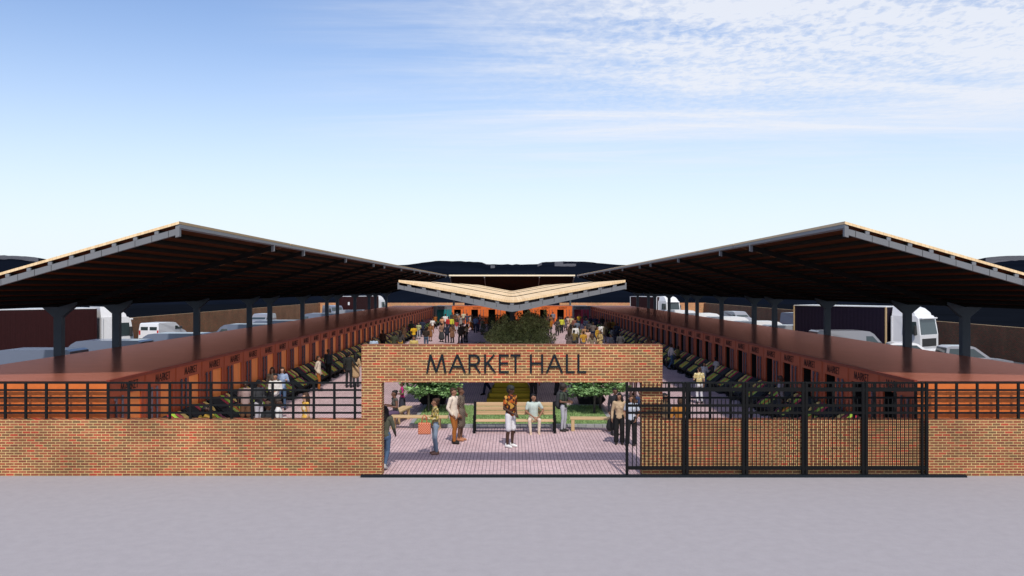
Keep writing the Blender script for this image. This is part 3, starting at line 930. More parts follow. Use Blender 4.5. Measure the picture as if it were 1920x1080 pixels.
    for i, (px, hy, fy, key, rz, sk, tc, bc, lab) in enumerate(rows):
        if hy is None:
            Y = gy(fy); h = 1.8
        elif fy is None:
            Y = 3.32 * F / (hy - 540); h = 1.78
        else:
            Y = gy(fy); h = max(1.45, min(2.0, gz(hy, Y)))
            if 'child' in lab: h = gz(hy, Y)
        pp = place_person(PP[key], px, Y, h, rz, lab, sk, hc[i % 6] if sk != 'l' else BRN, tc, bc, BLK, {'ws': 'skirt', 'mb': 'shorts'}.get(key, 'trousers'), {'wd': 'dress', 'wl': 'dress', 'wc': 'coat', 'mj': 'jacket'}.get(key, 'shirt'), G)
        if Y > 55: pp.scale = (pp.scale[0] * 1.14, pp.scale[1] * 1.14, pp.scale[2])


make_people()

# ------------------------------------------------------------------ ground
def sheet(name, x0, x1, y0, y1, z, m, kind='structure', n=1):
    q = MB()
    q.quad((x0, y0, z), (x1, y0, z), (x1, y1, z), (x0, y1, z))
    o = q.build(name, m)
    o['kind'] = kind
    return o


YW0, YW1 = 23.80, 24.20         # front wall
sheet('ground', -3000, 3000, -400, 3500, -.012, M_earth)
sheet('road', -120, 120, -60, YW0 + .1, -.004, M_road)
sheet('car_park', -34.9, 34.9, YW1 - .1, 159.8, -.004, M_asph)
sheet('paving', -11.3, 11.3, YW0 + .02, 130, .002, M_pave)

# hills far behind, a dark forested ring
def ridge(u):
    a = abs(u)
    pts = [(0, 43.5), (8, 45), (9, 46.5), (14, 46.5), (16, 44), (50, 45), (58, 49), (75, 49), (95, 50), (140, 49.5), (165, 46.5), (200, 43.5), (300, 40), (520, 38), (700, 42), (840, 50), (868, 53), (895, 58), (930, 60.5), (990, 61), (1200, 58), (1600, 40), (2600, 30)]
    for (a0, h0), (a1, h1) in zip(pts, pts[1:]):
        if a <= a1: return h0 + (h1 - h0) * (a - a0) / (a1 - a0)
    return 30


hv, hf = [], []
us = list(range(-2600, 2601, 8))
rows = [(260, 0.0), (330, .16), (430, .42), (540, .70), (630, .90), (700, 1.0), (760, .96), (900, .6), (1200, 0)]
for u in us:
    for Y, k in rows:
        top = H + ridge(u) * 700 / F
        nz = mnoise.noise(Vector((u * .010, Y * .010, 0))) * 2.2 * (k > 0) * (k < 1) + mnoise.noise(Vector((u * .11, Y * .06, 3))) * (.55 if k < 1 else .25)
        s = Y if Y < 700 else 700 + (Y - 700)
        hv.append((u * s / F, Y, max(-1, (top * k + nz if k else -1))))
nr = len(rows)
for i in range(len(us) - 1):
    for j in range(nr - 1):
        a = i * nr + j
        hf.append((a, a + nr, a + nr + 1, a + 1))
hm = bpy.data.meshes.new('hills')
hm.from_pydata(hv, [], hf)
ho = link_mesh('hills', hm, M_hill)
hm.materials.append(M_hill2)
for p in hm.polygons:
    c = p.center
    u = c.x * F / c.y
    if c.y > 500 and abs(u) > 885: p.material_index = 1
    if 500 < c.y < 690 and 40 < abs(u - 5) < 118 and mnoise.noise(Vector((u * .05, c.y * .03, 7))) > .12: p.material_index = 1
    p.use_smooth = True
ho['kind'] = 'structure'

# ------------------------------------------------------------------ brick walls, gateway, fences
def wall_thing(name, label, boxes, m, cat='wall', cap=None):
    q = MB()
    for b in boxes: q.box(*b)
    o = q.build(name, m)
    tag(o, label, cat)
    return o


XL = 4.085
wall_thing('brick_wall', 'low brick wall left of the gateway, carrying the black rail fence', [(-36, -XL, YW0, YW1, 0, 1.52)], M_brick)
wall_thing('brick_wall', 'low brick wall right of the gateway, partly behind the sliding gate', [(XL, 36, YW0, YW1, 0, 1.52)], M_brick)
g = MB()
zi, zt = 2.54, 3.56
# one closed outline: pillar, lintel, pillar, set 3 mm proud of the walls
g.prism([(-XL, 0), (-3.53, 0), (-3.53, zi), (3.53, zi), (3.53, 0), (XL, 0), (XL, zt - .015), (XL - .015, zt), (-XL + .015, zt), (-XL, zt - .015)], 1, YW0 - .003, YW1 + .003)
gate_arch = g.build('brick_gateway', M_brick)
tag(gate_arch, 'brick entrance gateway with two pillars and a lintel reading MARKET HALL', 'gateway')

GLY = {
    'M': (1.07, [((0.04, 0), (.22, 1)), ((.22, 1), (.535, .06)), ((.535, .06), (.85, 1)), ((.85, 1), (1.03, 0))]),
    'A': (.91, [((.04, 0), (.455, 1)), ((.455, 1), (.87, 0)), ((.19, .34), (.72, .34))]),
    'R': (.65, [((.06, 0), (.06, 1)), ((.30, .46), (.62, 0))]),
    'K': (.62, [((.06, 0), (.06, 1)), ((.08, .44), (.54, 1)), ((.20, .56), (.60, 0))]),
    'E': (.56, [((.06, 0), (.06, 1)), ((.06, .945), (.54, .945)), ((.06, .52), (.50, .52)), ((.06, .055), (.54, .055))]),
    'T': (.54, [((.27, 0), (.27, 1)), ((0, .945), (.54, .945))]),
    'H': (.72, [((.06, 0), (.06, 1)), ((.66, 0), (.66, 1)), ((.06, .52), (.66, .52))]),
    'L': (.50, [((.06, 0), (.06, 1)), ((.06, .055), (.48, .055))]),
}


def letter(q, ch, x, z, hgt, dep, th=.125, sx=1.0, origin_y=0.0):
    w, strokes = GLY[ch]
    strokes = list(strokes)
    if ch == 'R':
        strokes += [((.06, .945), (.34, .945)), ((.06, .46), (.34, .46))]
        c = (.34, .7025); r = .2425
        for k in range(8):
            a0 = math.pi / 2 - math.pi * k / 8; a1 = math.pi / 2 - math.pi * (k + 1) / 8
            strokes.append(((c[0] + r * math.cos(a0), c[1] + r * math.sin(a0)), (c[0] + r * math.cos(a1), c[1] + r * math.sin(a1))))
    for k, (a, b) in enumerate(strokes):
        a = Vector((a[0] * sx, a[1])); b = Vector((b[0] * sx, b[1]))
        d = (b - a)
        nrm = Vector((-d.y, d.x)).normalized() * th / 2
        e = d.normalized() * (.02 if ch == 'R' else 0)
        P = []
        for p in (a - e + nrm, b + e + nrm, b + e - nrm, a - e - nrm):
            zz = min(1, max(0, p.y))
            P.append((x + p.x * hgt, z + zz * hgt))
        q.prism(P, 1, origin_y - dep - k * .0009, origin_y)


q = MB()
sg = empty('lettering', (0, YW0 - .003, 0))
sg.parent = gate_arch
for word, chars in (('market', [('M', 799.5), ('A', 841.7), ('R', 878.3), ('K', 907.6), ('E', 935.2), ('T', 957.3)]), ('hall', [('H', 993.5), ('A', 1023.7), ('L', 1060.8), ('L', 1082.4)])):
    for ch, px in chars:
        q = MB()
        letter(q, ch, gx(px, YW0), gz(699.3, YW0), 34.8 * YW0 / F,   .035, .112)
        o = q.build('letter_' + ch.lower(), M_letter, sg)


def rail_fence(x0, x1, label):
    r = empty('rail_fence', ((x0 + x1) / 2, (YW0 + YW1) / 2, 1.52))
    tag(r, label, 'fence', 'black rail fences on the brick wall')
    cx = (x0 + x1) / 2
    yc = -.02
    for py in (717.6, 731.2, 745.5, 759.4, 773.8):
        zc = gz(py, 24.0) - 1.52
        MB().box(x0 - cx, x1 - cx, yc - .020, yc + .020, zc - .026, zc + .026).build('rail', M_fence, r)
    return r, cx, yc


for side in (-1, 1):
    x0, x1 = (-18.0, -XL - .004) if side < 0 else (XL + .004, 18.0)
    r, cx, yc = rail_fence(x0, x1, 'black five-rail metal fence on the wall left of the gateway' if side < 0 else 'black five-rail metal fence on the wall right of the gateway')
    post = None
    for k in range(60):
        px = (10.75 + 38.53 * 17 - 38.53 * k) if side < 0 else (1254 + 38.5 * k)
        X = gx(px, 24.0)
        if not (x0 + .05 < X < x1 - .05): continue
        me = post.data if post else MB().box(-.031, .031, yc - .0265, yc + .0265, 0, gz(716, 24.0) - 1.52).mesh('fence_post')
        post = link_mesh('post', me, M_fence, r, (X - cx, 0, 0))

# track and sliding gate
YG = 23.70
tr = MB().box(gx(677, YG), gx(1810, YG), 23.60, 23.78, -.003, .05).box(gx(677, YG), gx(1810, YG), 23.675, 23.705, .05, .062).build('gate_track', M_letter)
tag(tr, 'low black gate track across the entrance threshold', 'gate track')
gt = empty('sliding_gate', (gx(1457, YG), YG, .062))
tag(gt, 'open black sliding gate of five picket panels in front of the right wall', 'gate')
gcx = gx(1457, YG)


def gX(px): return gx(px, YG) - gcx
def gZ(py): return gz(py, YG) - .062


zt_, zb_ = gZ(716.5), 0.0
posts = [(1173, 1178)] + [(a + d, b + d) for d in (0, 112, 223.5, 336) for a, b in ((1279.3, 1284.6), (1285.8, 1291))] + [(1727, 1731), (1734.5, 1740)]
for a, b in posts:
    MB().bbox(gX(a), gX(b), -.036, .036, zb_, zt_, .006).build('post', M_black, gt)
xs0, xs1 = gX(1178) + .001, gX(1734.5) - .001
for py0, py1 in ((726.5, 734), (758, 762.7), (771.8, 776), (874, 880.5)):
    MB().box(xs0, xs1, -.024, .024, gZ(py1), gZ(py0)).build('rail', M_black, gt)
pick = None
pc = []
for i, (a, b) in enumerate([(1178, 1279.3), (1291, 1391.3), (1403, 1502.8), (1514.5, 1615.3), (1627, 1727)]):
    n = 12
    for k in range(n):
        pc.append(a + (b - a) * (k + 1) / (n + 1))
for j, px in enumerate(pc):
    X = gX(px)
    if pick is None:
        q = MB()
        q.box(-.011, .011, -.011, .011, gZ(873.9), gZ(750))
        z0 = gZ(750)
        n0 = len(q.v)
        q.v += [(-.011, -.011, z0), (.011, -.011, z0), (.011, .011, z0), (-.011, .011, z0), (0, 0, gZ(746.6))]
        q.f += [(n0, n0 + 1, n0 + 4), (n0 + 1, n0 + 2, n0 + 4), (n0 + 2, n0 + 3, n0 + 4), (n0 + 3, n0, n0 + 4)]
        q.box(-.011, .011, -.011, .011, gZ(726.4), gZ(717.2))
        pick = q.mesh('picket')
    link_mesh('picket', pick, M_black, gt, (X, 0, 0))

# perimeter walls of the car park
wall_thing('perimeter_wall', 'long brown brick wall along the left side of the car park', [(-35.3, -35, 24.3, 160, 0, 2.36)], M_brick2)
wall_thing('perimeter_wall', 'long brown brick wall along the right side of the car park', [(35, 35.3, 24.3, 160, 0, 2.36)], M_brick2)
M_brick3 = brick_mat('sunlit_back_brick', (.50, .34, .17), BR, ms=.011, gain=1.5)  # side wall bricks brightened, sunlight put into the colour
wall_thing('perimeter_wall', 'low sunlit brick wall at the far left behind the car park', [(-35.3, -8.7, 160.0, 160.3, 0, 2.4)], M_brick3)
wall_thing('perimeter_wall', 'low sunlit brick wall at the far right behind the car park', [(8.7, 35.3, 160.0, 160.3, 0, 2.4)], M_brick3)

# ------------------------------------------------------------------ market containers
PITCH = 2.44
HC = 2.53
CL = 6.05
X0 = 11.16
Y0 = 24.26


def container_meshes(dark, side):
    """local: front face at x=0, looking along +x when side=-1 (left row), along -x when side=+1; y from 0 to PITCH"""
    s = -1.0 if side < 0 else 1.0       # depth runs along s*x
    def bx(q, d0, d1, y0, y1, z0, z1):  # d = distance behind the front face
        a, b = s * d0, s * d1
        q.box(min(a, b), max(a, b), y0, y1, z0, z1); return q
    W = PITCH - .012
    M = {}
    q = MB()
    bx(q, .06, CL, 0, .05, .0, 2.46); bx(q, .06, CL, W - .05, W, .0, 2.46); bx(q, CL - .05, CL, .05, W - .05, 0, 2.46); bx(q, .06, CL - .05, .05, W - .05, 0, .06)
    for i in range(22):                 # shallow pressed ribs on the two long walls
        d = .35 + i * .255
        bx(q, d, d + .12, -.006, 0, .12, 2.36)
    M['body'] = q.mesh('container_body')
    q = MB()                            # corrugated roof
    n = 12
    prof = []
    for i in range(n):
        a = W * i / n; b = W * (i + 1) / n
        prof += [(a, 0), (b - .030, 0), (b - .022, -.009), (b - .008, -.009)]
    prof.append((W, 0))
    b0 = len(q.v)
    for d in (.02, CL):
        for y, dz in prof: q.v.append((s * d, y, HC - .012 + dz))
    m = len(prof)
    for i in range(m - 1): q.f.append((i, i + 1, m + i + 1, m + i) if s < 0 else (i + 1, i, m + i, m + i + 1))
    bx(q, .02, CL, 0, W, 2.46, HC - .025)
    M['roof'] = q.mesh('container_roof')
    q = MB()
    bx(q, -.03, .06, 0, W, 2.455, HC + .012)
    M['rail'] = q.mesh('container_rail')
    q = MB()                            # header and frame around the opening
    bx(q, 0, .06, .04, W - .04, 2.045, 2.455)
    bx(q, -.012, .06, 0, .04, 0, 2.455); bx(q, -.012, .06, W - .04, W, 0, 2.455)
    bx(q, 0, .06, 2.13, W - .04, 0, 2.045)
    M['frame'] = q.mesh('container_frame')
    q = MB()
    bx(q, .004, .055, .042, 1.165, 0, 2.043)
    for zz in (.4, 1.0, 1.6): bx(q, -.004, .004, .06, 1.14, zz, zz + .18)
    M['leaf'] = q.mesh('container_leaf')
    rods = []
    for y in (.40, .80):
        q = MB()
        q.tube([(s * -.035, y, .03), (s * -.035, y, 2.03)], .030, 8)
        for zz in (.15, .75, 1.4, 1.95): bx(q, -.05, .004, y - .05, y + .05, zz - .03, zz + .03)
        rods.append(q.mesh('locking_rod'))
    M['rods'] = rods
    q = MB()
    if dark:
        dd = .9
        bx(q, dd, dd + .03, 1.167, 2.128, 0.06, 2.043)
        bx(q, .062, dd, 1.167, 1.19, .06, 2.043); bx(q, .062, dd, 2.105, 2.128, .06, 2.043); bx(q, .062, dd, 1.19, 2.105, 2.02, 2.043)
    else:
        bx(q, .035, .06, 1.167, 2.128, 0.0, 2.043)  # flat panel standing in for the lit wall inside
    M['door'] = q.mesh('container_door')
    q = MB()                            # MARKET above the opening
    x = 0
    for ch in 'MARKET':
        letter(q, ch, x, 0, .25, .006, .15, .92)
        x += (GLY[ch][0] * .92 + .13) * .25
    vv = []
    w = x - .13 * .25
    for (a, d, z) in q.v:
        t = a - w / 2
        if side < 0: vv.append((-d + .001, 1.32 + t, 2.135 + z))
        else: vv.append((d - .001, 1.32 - t, 2.135 + z))
    q.v = vv
    if False: pass
    M['sign'] = q.mesh('container_sign')
    return M


CM = {(d, s): container_meshes(d, s) for d, s in ((False, -1), (True, 1), (True, -1))}


def place_container(M, loc, rz, label, group, body, rail, roof, doorm, leafm=None, front=None):
    r = empty('market_container', loc, rz)
    tag(r, label, 'container', group)
    link_mesh('body', M['body'], body, r)
    link_mesh('roof', M['roof'], roof, r)
    link_mesh('top_rail', M['rail'], rail, r)
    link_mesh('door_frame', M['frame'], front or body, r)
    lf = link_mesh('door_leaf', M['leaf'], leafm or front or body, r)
    for k in M['rods']: link_mesh('locking_rod', k, M_rod, lf)
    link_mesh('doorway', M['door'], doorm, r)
    link_mesh('market_lettering', M['sign'], M_sign, r)
    return r


NC = 41
for side in (-1, 1):
    for k in range(NC):
        y = Y0 + k * PITCH
        row = 'left' if side < 0 else 'right'
        lab = 'rust red market container with %s, %s from the street in %s row' % ('orange lit-interior panel' if side < 0 else 'black open doorway', nth(k + 1), row)
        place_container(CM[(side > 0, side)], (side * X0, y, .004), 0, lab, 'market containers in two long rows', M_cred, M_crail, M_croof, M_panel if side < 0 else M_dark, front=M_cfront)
# the front flank of each row, sunlit, is the long wall of its first container
for o in list(bpy.data.objects):
    pass
YE = 124.6
for i in range(7):
    x = -8.54 + (i + 1) * PITCH
    # right-row shape turned so the front looks at the camera
    place_container(CM[(True, 1)], (x - PITCH, YE, .004), rad(90), 'bright orange container facing down the street, %s from the left at the far end' % nth(i + 1), 'orange containers closing the far end', M_corange, M_corange, M_croof, M_dark).location.x = x
for side in (-1, 1):
    x = side * 8.54 + (0 if side < 0 else PITCH)
    place_container(CM[(True, 1)], (x, YE + .02, .004), rad(90), 'grey container with teal shutter at the far left corner' if side < 0 else 'grey container with crimson shutter at the far right corner', 'grey corner containers', M_grey, M_grey, M_grey, M_teal if side < 0 else M_mag, M_teal if side < 0 else M_mag)
    q = MB().bbox(-3.02, 3.02, 0, 2.43, 0, HC, .03)
    for i in range(22): q.box(-2.8 + i * .255, -2.68 + i * .255, -.006, 0, .15, 2.35)
    o = q.build('storage_container', M_grey, None, False, (side * 14.05, 124.62, .004))
    tag(o, 'plain grey storage container behind the far end of the %s row' % ('left' if side < 0 else 'right'), 'container', 'plain grey containers')

# ------------------------------------------------------------------ sloping produce racks
PCOL = {'red': (.36, .025, .045), 'green': (.30, .46, .04), 'crimson': (.20, .02, .035), 'yellow': (.62, .42, .12), 'orange': (.55, .17, .02), 'lime': (.36, .44, .07), 'plum': (.16, .02, .05), 'mix': (.48, .36, .05)}
PM = {k: mat('produce_' + k, v, .55, .35, var=.45, vscale=11) for k, v in PCOL.items()}


def rack_meshes(side):
    s = -1.0 if side < 0 else 1.0       # x towards the containers is s
    A = (.04, 1.02); Bp = (.98, .30)    # (distance from the container, height): slope top, slope foot
    q = MB()
    prof = [(A[0], A[1]), (A[0] + .04, A[1] + .03), (.50, .70), (.50, .655), (Bp[0], Bp[1]), (Bp[0] - .02, Bp[1] - .07), (.86, .20), (.82, .02), (.04, .02)]
    # frame body with two stepped tiers, near part left plain black
    q.prism([(-s * d, z) for d, z in prof], 1, 0.0, 2.22)
    for y in (.02, 1.06, 2.17): q.box(min(-s * .80, -s * .95), max(-s * .80, -s * .95), y, y + .04, 0, .26)
    q.box(min(-s * .90, -s * 1.10), max(-s * .90, -s * 1.10), .9, 1.9, 0, .05)
    fr = q.mesh('rack_frame')
    bins = []
    for t, ((d0, z0), (d1, z1)) in enumerate((((.09, 1.035), (.49, .725)), ((.52, .665), (.96, .335)))):
        cols = ['red', 'green', 'crimson', 'yellow'] if t == 0 else ['lime', 'orange', 'green', 'plum']
        for i, c in enumerate(cols):
            y0 = 1.02 + i * .30; y1 = y0 + .19
            q = MB()
            nu, nv = 7, 5
            dx, dzz = d1 - d0, z1 - z0
            ln = math.hypot(dx, dzz); nx, nz = -dzz / ln, dx / ln
            for a in range(nu + 1):
                for b in range(nv + 1):
                    f = a / nu; g_ = b / nv
                    e = 0 if a in (0, nu) or b in (0, nv) else .02 + R.random() * .035
                    q.v.append((-s * (d0 + dx * f + nx * e), y0 + (y1 - y0) * g_, z0 + dzz * f + nz * e + .012))
            for a in range(nu):
                for b in range(nv):
                    k = a * (nv + 1) + b
                    q.f.append((k, k + 1, k + nv + 2, k + nv + 1) if s > 0 else (k + nv + 1, k + nv + 2, k + 1, k))
            bins.append((q.mesh('produce_bin'), c))
    # the black near half: two low trays
    tr = []
    for t, ((d0, z0), (d1, z1)) in enumerate((((.10, .985), (.49, .705)), ((.52, .64), (.95, .322)))):
        q = MB()
        q.prism([(-s * d0, z0), (-s * d1, z1), (-s * (d1 + .012), z1 + .04), (-s * (d0 + .012), z0 + .055)], 1, .10, .94)
        tr.append(q.mesh('empty_tray'))
    return fr, bins, tr


RK = {s: rack_meshes(s) for s in (-1, 1)}
for side in (-1, 1):
    fr, bins, trs = RK[side]
    for k in range(1, NC - 1):
        row = 'left' if side < 0 else 'right'
        r = link_mesh('produce_rack', fr, M_rack, None, (side * (X0 - .10), Y0 + k * PITCH + .06 + R.uniform(-.06, .06), .004))
        tag(r, 'black sloping produce rack before the %s container from the street, %s row' % (nth(k + 1), row), 'market stall', 'sloping produce racks along the containers')
        if k < 26:
            for me, c in bins: link_mesh('produce_bin', me, PM[c], r)
            for me in trs: link_mesh('empty_tray', me, M_rack, r)
        else:
            for me, c in bins[::2]: link_mesh('produce_bin', me, PM[c], r)

# ------------------------------------------------------------------ canopies
XE, ZE = 9.13, 6.93              # high inner edge of the roof top
XV, ZV = 17.40, 4.56             # valley over the columns
SL = (ZE - ZV) / (XV - XE)
XO = 20.8                        # short outer wing
DT, PT, BT = .085, .095, .17


def canopy_section(axis, y0, y1, frames, label, side=-1, loc=(0, 0, 0), rz=0, first=False, group='butterfly canopy roofs', fdeck=None, cols=True):
    r = empty('market_canopy', loc, rz)
    tag(r, label, 'canopy', group)
    def top(x): return ZE - SL * (x - XE) if x <= XV else ZV + SL * (x - XV)
    def pr(q, pts, a0, a1):
        if side < 0: q.prism([(-x, z) for x, z in pts][::-1], 1, a0, a1)
        else: q.prism(pts, 1, a0, a1)
        return q
    xs = [XE, XV, XO]
    def band(o0, o1):
        return [(x, top(x) - o0) for x in xs] + [(x, top(x) - o1) for x in reversed(xs)]
    pr(MB(), band(0, DT - .012), y0, y1).build('roof_deck', M_deck, r)
    pr(MB(), [(x + (.02 if x == XE else (-.02 if x == XO else 0)), z) for x, z in band(DT - .0119, DT)], y0 + .02, y1 - .02).build('soffit', M_soffit, r)  # thin added layer that holds the shade-darkened underside colour
    x = XE + .045
    while x < XO:
        if abs(x - XV) > .12:
            sgn = 1
            w = .052
            zz = lambda xx: top(xx)
            pts = [(x - w, zz(x - w) - DT - .001), (x + w, zz(x + w) - DT - .001), (x + w, zz(x + w) - DT - PT), (x - w, zz(x - w) - DT - PT)]
            edge = x < XE + .1
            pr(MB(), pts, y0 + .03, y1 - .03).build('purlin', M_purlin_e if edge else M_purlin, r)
            # short pale packers where the purlin meets each frame
        x += .585
    pr(MB(), [(XV - .10, top(XV - .1) - DT - .002), (XV, ZV - DT - .002), (XV + .10, top(XV + .1) - DT - .002), (XV + .10, top(XV + .1) - DT - PT - .001), (XV, ZV - DT - PT - .001), (XV - .10, top(XV - .1) - DT - PT - .001)], y0 + .03, y1 - .03).build('valley_gutter', M_purlin, r)
    for yf in frames:
        q = MB()
        b0 = DT + PT + .002
        pr(q, [(XE + .02, top(XE) - b0), (XV, ZV - b0), (XO - .02, top(XO) - b0), (XO - .02, top(XO) - b0 - BT), (XV + .55, top(XV + .55) - b0 - BT), (XV, ZV - b0 - BT - .10), (XV - .55, top(XV - .55) - b0 - BT), (XE + .02, top(XE) - b0 - BT)], yf - .06, yf + .06)
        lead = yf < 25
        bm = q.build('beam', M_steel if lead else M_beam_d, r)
        # cleats between beam and deck, and the upright at the high end
        xx = XE + .045 + .585
        while lead and xx < XV - .2:
            pr(MB(), [(xx - .055, top(xx) - DT - .002), (xx + .055, top(xx) - DT - .004), (xx + .055, top(xx) - b0 - .004), (xx - .055, top(xx) - b0 - .002)], yf - .064, yf - .002).build('cleat', M_steel, bm)
            xx += .585
        pr(MB(), [(XE + .0, top(XE) - DT - .03), (XE + .11, top(XE + .1) - DT - .03), (XE + .11, top(XE) - b0 - BT - .09), (XE + .0, top(XE) - b0 - BT - .06)], yf - .066, yf + .066).build('end_upright', M_steel if lead else M_purlin_e, bm)
        if lead:
            xx = XE + .3
            while xx < XV:
                pr(MB(), [(xx - .006, top(xx) - b0 - .003), (xx + .006, top(xx) - b0 - .003), (xx + .006, top(xx) - b0 - BT + .003), (xx - .006, top(xx) - b0 - BT + .003)], yf - .062, yf - .0602).build('joint_strip', M_purlin, bm)
                xx += .46
        if cols:
            zb = ZV - b0 - BT - .10
            q = MB()
            sx = side
            cx = sx * XV
            cw = .15
            zu = ZV - b0 - .02
            q.prism([(cx - cw, 0), (cx + cw, 0), (cx + cw, zb - .13), (cx + cw + .07, zb - .07), (cx + .72, zu + SL * .72 - .10), (cx + .72, zu + SL * .72), (cx, zu), (cx - .72, zu + SL * .72), (cx - .72, zu + SL * .72 - .10), (cx - cw - .07, zb - .07), (cx - cw, zb - .13)], 1, yf - .14, yf + .14)
            co = q.build('column', M_steel_d, r)
            MB().box(cx - .3, cx + .3, yf - .26, yf + .26, 0, .03).build('base_plate', M_steel_d, co)
    return r


segs = [(24.05, 36.15, (24.13, 33.7)), (36.20, 60.55, (38.6, 48.4, 58.1)), (60.60, 84.95, (63.0, 72.8, 82.4)), (85.0, 109.3, (87.4, 97.1, 106.8)), (109.36, 123.6, (111.8, 121.4))]
ordn = ['nearest to the street', 'second from the street', 'third from the street', 'fourth from the street', 'farthest from the street']
for side in (-1, 1):
    for (a, b, fr), o in zip(segs, ordn):
        canopy_section(1, a, b, fr, 'timber decked steel canopy section over the %s row, %s' % ('left' if side < 0 else 'right', o), side)
# canopy across the far end: the same section turned to face the street
rb = canopy_section(1, -8.95, 8.95, (-8.8, -3.9, 3.9, 8.8), 'canopy across the far end, its dark ribbed underside facing the street', 1, (0, 124.4 - XE, .02), rad(90))
MB().box(XE - .06, XE - .002, -8.95, 8.95, ZE - .17, ZE + .03).build('edge_board', mat('pale_edge_board', (.80, .70, .52), .7, .2), rb)
# (turned +90 degrees: local +x runs away from the camera)

# middle canopy: shallow V over the seating
ZM = 4.62


def mid_top(x):
    a = abs(x)
    return ZM + .02 * (a / .3) ** 2 if a < .3 else ZM + .02 + (a - .3) * .1855


def middle_section(y0, y1, frames, label, drop, lead=False):
    r = empty('middle_canopy', (0, 0, 0))
    tag(r, label, 'canopy', 'shallow canopy sections over the middle of the street')
    xs = [-4.52, -2.4, -1.0, -.3, -.15, 0, .15, .3, 1.0, 2.4, 4.52]
    def band(o0, o1, e=0):
        t = [(x * (1 - e), mid_top(x) - drop - o0) for x in xs]
        return t + [(x * (1 - e), mid_top(x) - drop - o1) for x in reversed(xs)]
    MB().prism(band(0, .095), 1, y0, y1).build('roof_deck', M_deck, r)
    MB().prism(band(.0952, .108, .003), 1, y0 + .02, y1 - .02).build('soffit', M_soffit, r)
    if not lead:
        MB().prism(band(-.004, .07, -.001), 1, y0 - .04, y0 - .001).build('joint_fascia', M_purlin, r)
    for k in range(-7, 8):
        x = k * .585
        w = .05
        MB().prism([(x - w, mid_top(x - w) - drop - .109), (x + w, mid_top(x + w) - drop - .109), (x + w, mid_top(x + w) - drop - .20), (x - w, mid_top(x - w) - drop - .20)], 1, y0 + .05, y1 - .05).build('purlin', M_purlin, r)
    for yf in frames:
        ld = lead and yf == frames[0]
        q = MB()
        t = [(x, mid_top(x) - drop - .202) for x in xs] + [(4.50, mid_top(4.5) - drop - .36), (2.4, mid_top(2.4) - drop - .40), (.5, mid_top(.5) - drop - .455), (0, ZM - drop - .47), (-.5, mid_top(.5) - drop - .455), (-2.4, mid_top(2.4) - drop - .40), (-4.50, mid_top(4.5) - drop - .36)]
        q.prism(t, 1, yf - .06, yf + .06)
        bm = q.build('beam', M_steel, r)
        if ld:
            for k in range(-7, 8):
                x = k * .585
                MB().prism([(x - .075, mid_top(x - .075) - drop - .1), (x + .075, mid_top(x + .075) - drop - .1), (x + .075, mid_top(x + .075) - drop - .204), (x - .075, mid_top(x - .075) - drop - .204)], 1, yf - .064, yf + .02).build('cleat', M_steel, bm)
            for s in (-1, 1):
                MB().prism([(s * 4.53 - .03, mid_top(4.5) - drop - .1), (s * 4.53 + .03, mid_top(4.5) - drop - .1), (s * 4.53 + .03, mid_top(4.5) - drop - .37), (s * 4.53 - .03, mid_top(4.5) - drop - .37)], 1, yf - .066, yf + .066).build('end_upright', M_steel, bm)
            x = -4.3
            while x < 4.4:
                MB().prism([(x - .006, mid_top(x) - drop - .206), (x + .006, mid_top(x) - drop - .206), (x + .006, mid_top(x) - drop - .355), (x - .006, mid_top(x) - drop - .355)], 1, yf - .062, yf - .0602).build('joint_strip', M_purlin, bm)
                x += .46
        else:
            q = MB()
            zb = ZM - drop - .472
            q.prism([(-.11, .012), (.11, .012), (.11, zb - .3), (.7, zb + .06), (0, zb - .03), (-.7, zb + .06), (-.11, zb - .3)], 1, yf - .11, yf + .11)
            q.box(-.24, .24, yf - .24, yf + .24, 0, .011)
            q.build('column', M_steel_d, r)
    return r


for i, (a, b, fr, o) in enumerate([(34.9, 48.35, (35.0, 43.2), 'nearest to the gateway'), (48.42, 72.7, (52, 60.6, 69), 'second from the gateway'), (72.78, 97.1, (77, 85, 93), 'third from the gateway'), (97.2, 121.0, (101, 109, 117), 'farthest from the gateway')]):
    middle_section(a, b, fr, 'shallow V-shaped timber canopy over the middle of the street, ' + o, [.0, -.03, -.06, -.09][i], i == 0)

# ------------------------------------------------------------------ vehicles
def wheel_set(root, xs, halfw, rr=.34, w=.22):
    for x in xs:
        for s in (-1, 1):
            y = s * (halfw - w / 2 + .02)
            q = MB()
            n = 20
            q.tube([(x, y - w / 2, rr), (x, y - w / 2 + .03, rr), (x, y + w / 2 - .03, rr), (x, y + w / 2, rr)], [rr * .9, rr, rr, rr * .9], n)
            t = q.build('wheel', M_tyre, root, True)
            c = MB()
            c.tube([(x, y + s * (w / 2 + .004), rr), (x, y + s * (w / 2 - .06), rr)], [rr * .58, rr * .62], 14)
            c.build('rim', M_rim, t, True)


def extr(prof, w0, w1, zsplit):
    """side profile (x,z) given a width that narrows above zsplit"""
    q = MB()
    zt = max(z for x, z in prof)
    n = len(prof)
    def hw(z): return w0 if z < zsplit else w0 + (w1 - w0) * (z - zsplit) / (zt - zsplit)
    for sgn in (-1, 1):
        for x, z in prof: q.v.append((x, sgn * hw(z), z))
    q.f.append(tuple(range(n))); q.f.append(tuple(reversed(range(n, 2 * n))))
    for i in range(n):
        j = (i + 1) % n
        q.f.append((j, i, n + i, n + j))
    return q, hw


def side_pane(root, pts, hw, m, name, off=.006):
    for s in (-1, 1):
        q = MB()
        n = len(pts)
        for d in (off, -.02):
            q.v += [(x, s * (hw(z) + d), z) for x, z in pts]
        q.f.append(tuple(range(n))); q.f.append(tuple(reversed(range(n, 2 * n))))
        for i in range(n):
            j = (i + 1) % n
            q.f.append((i, n + i, n + j, j))
        q.build(name, m, root)


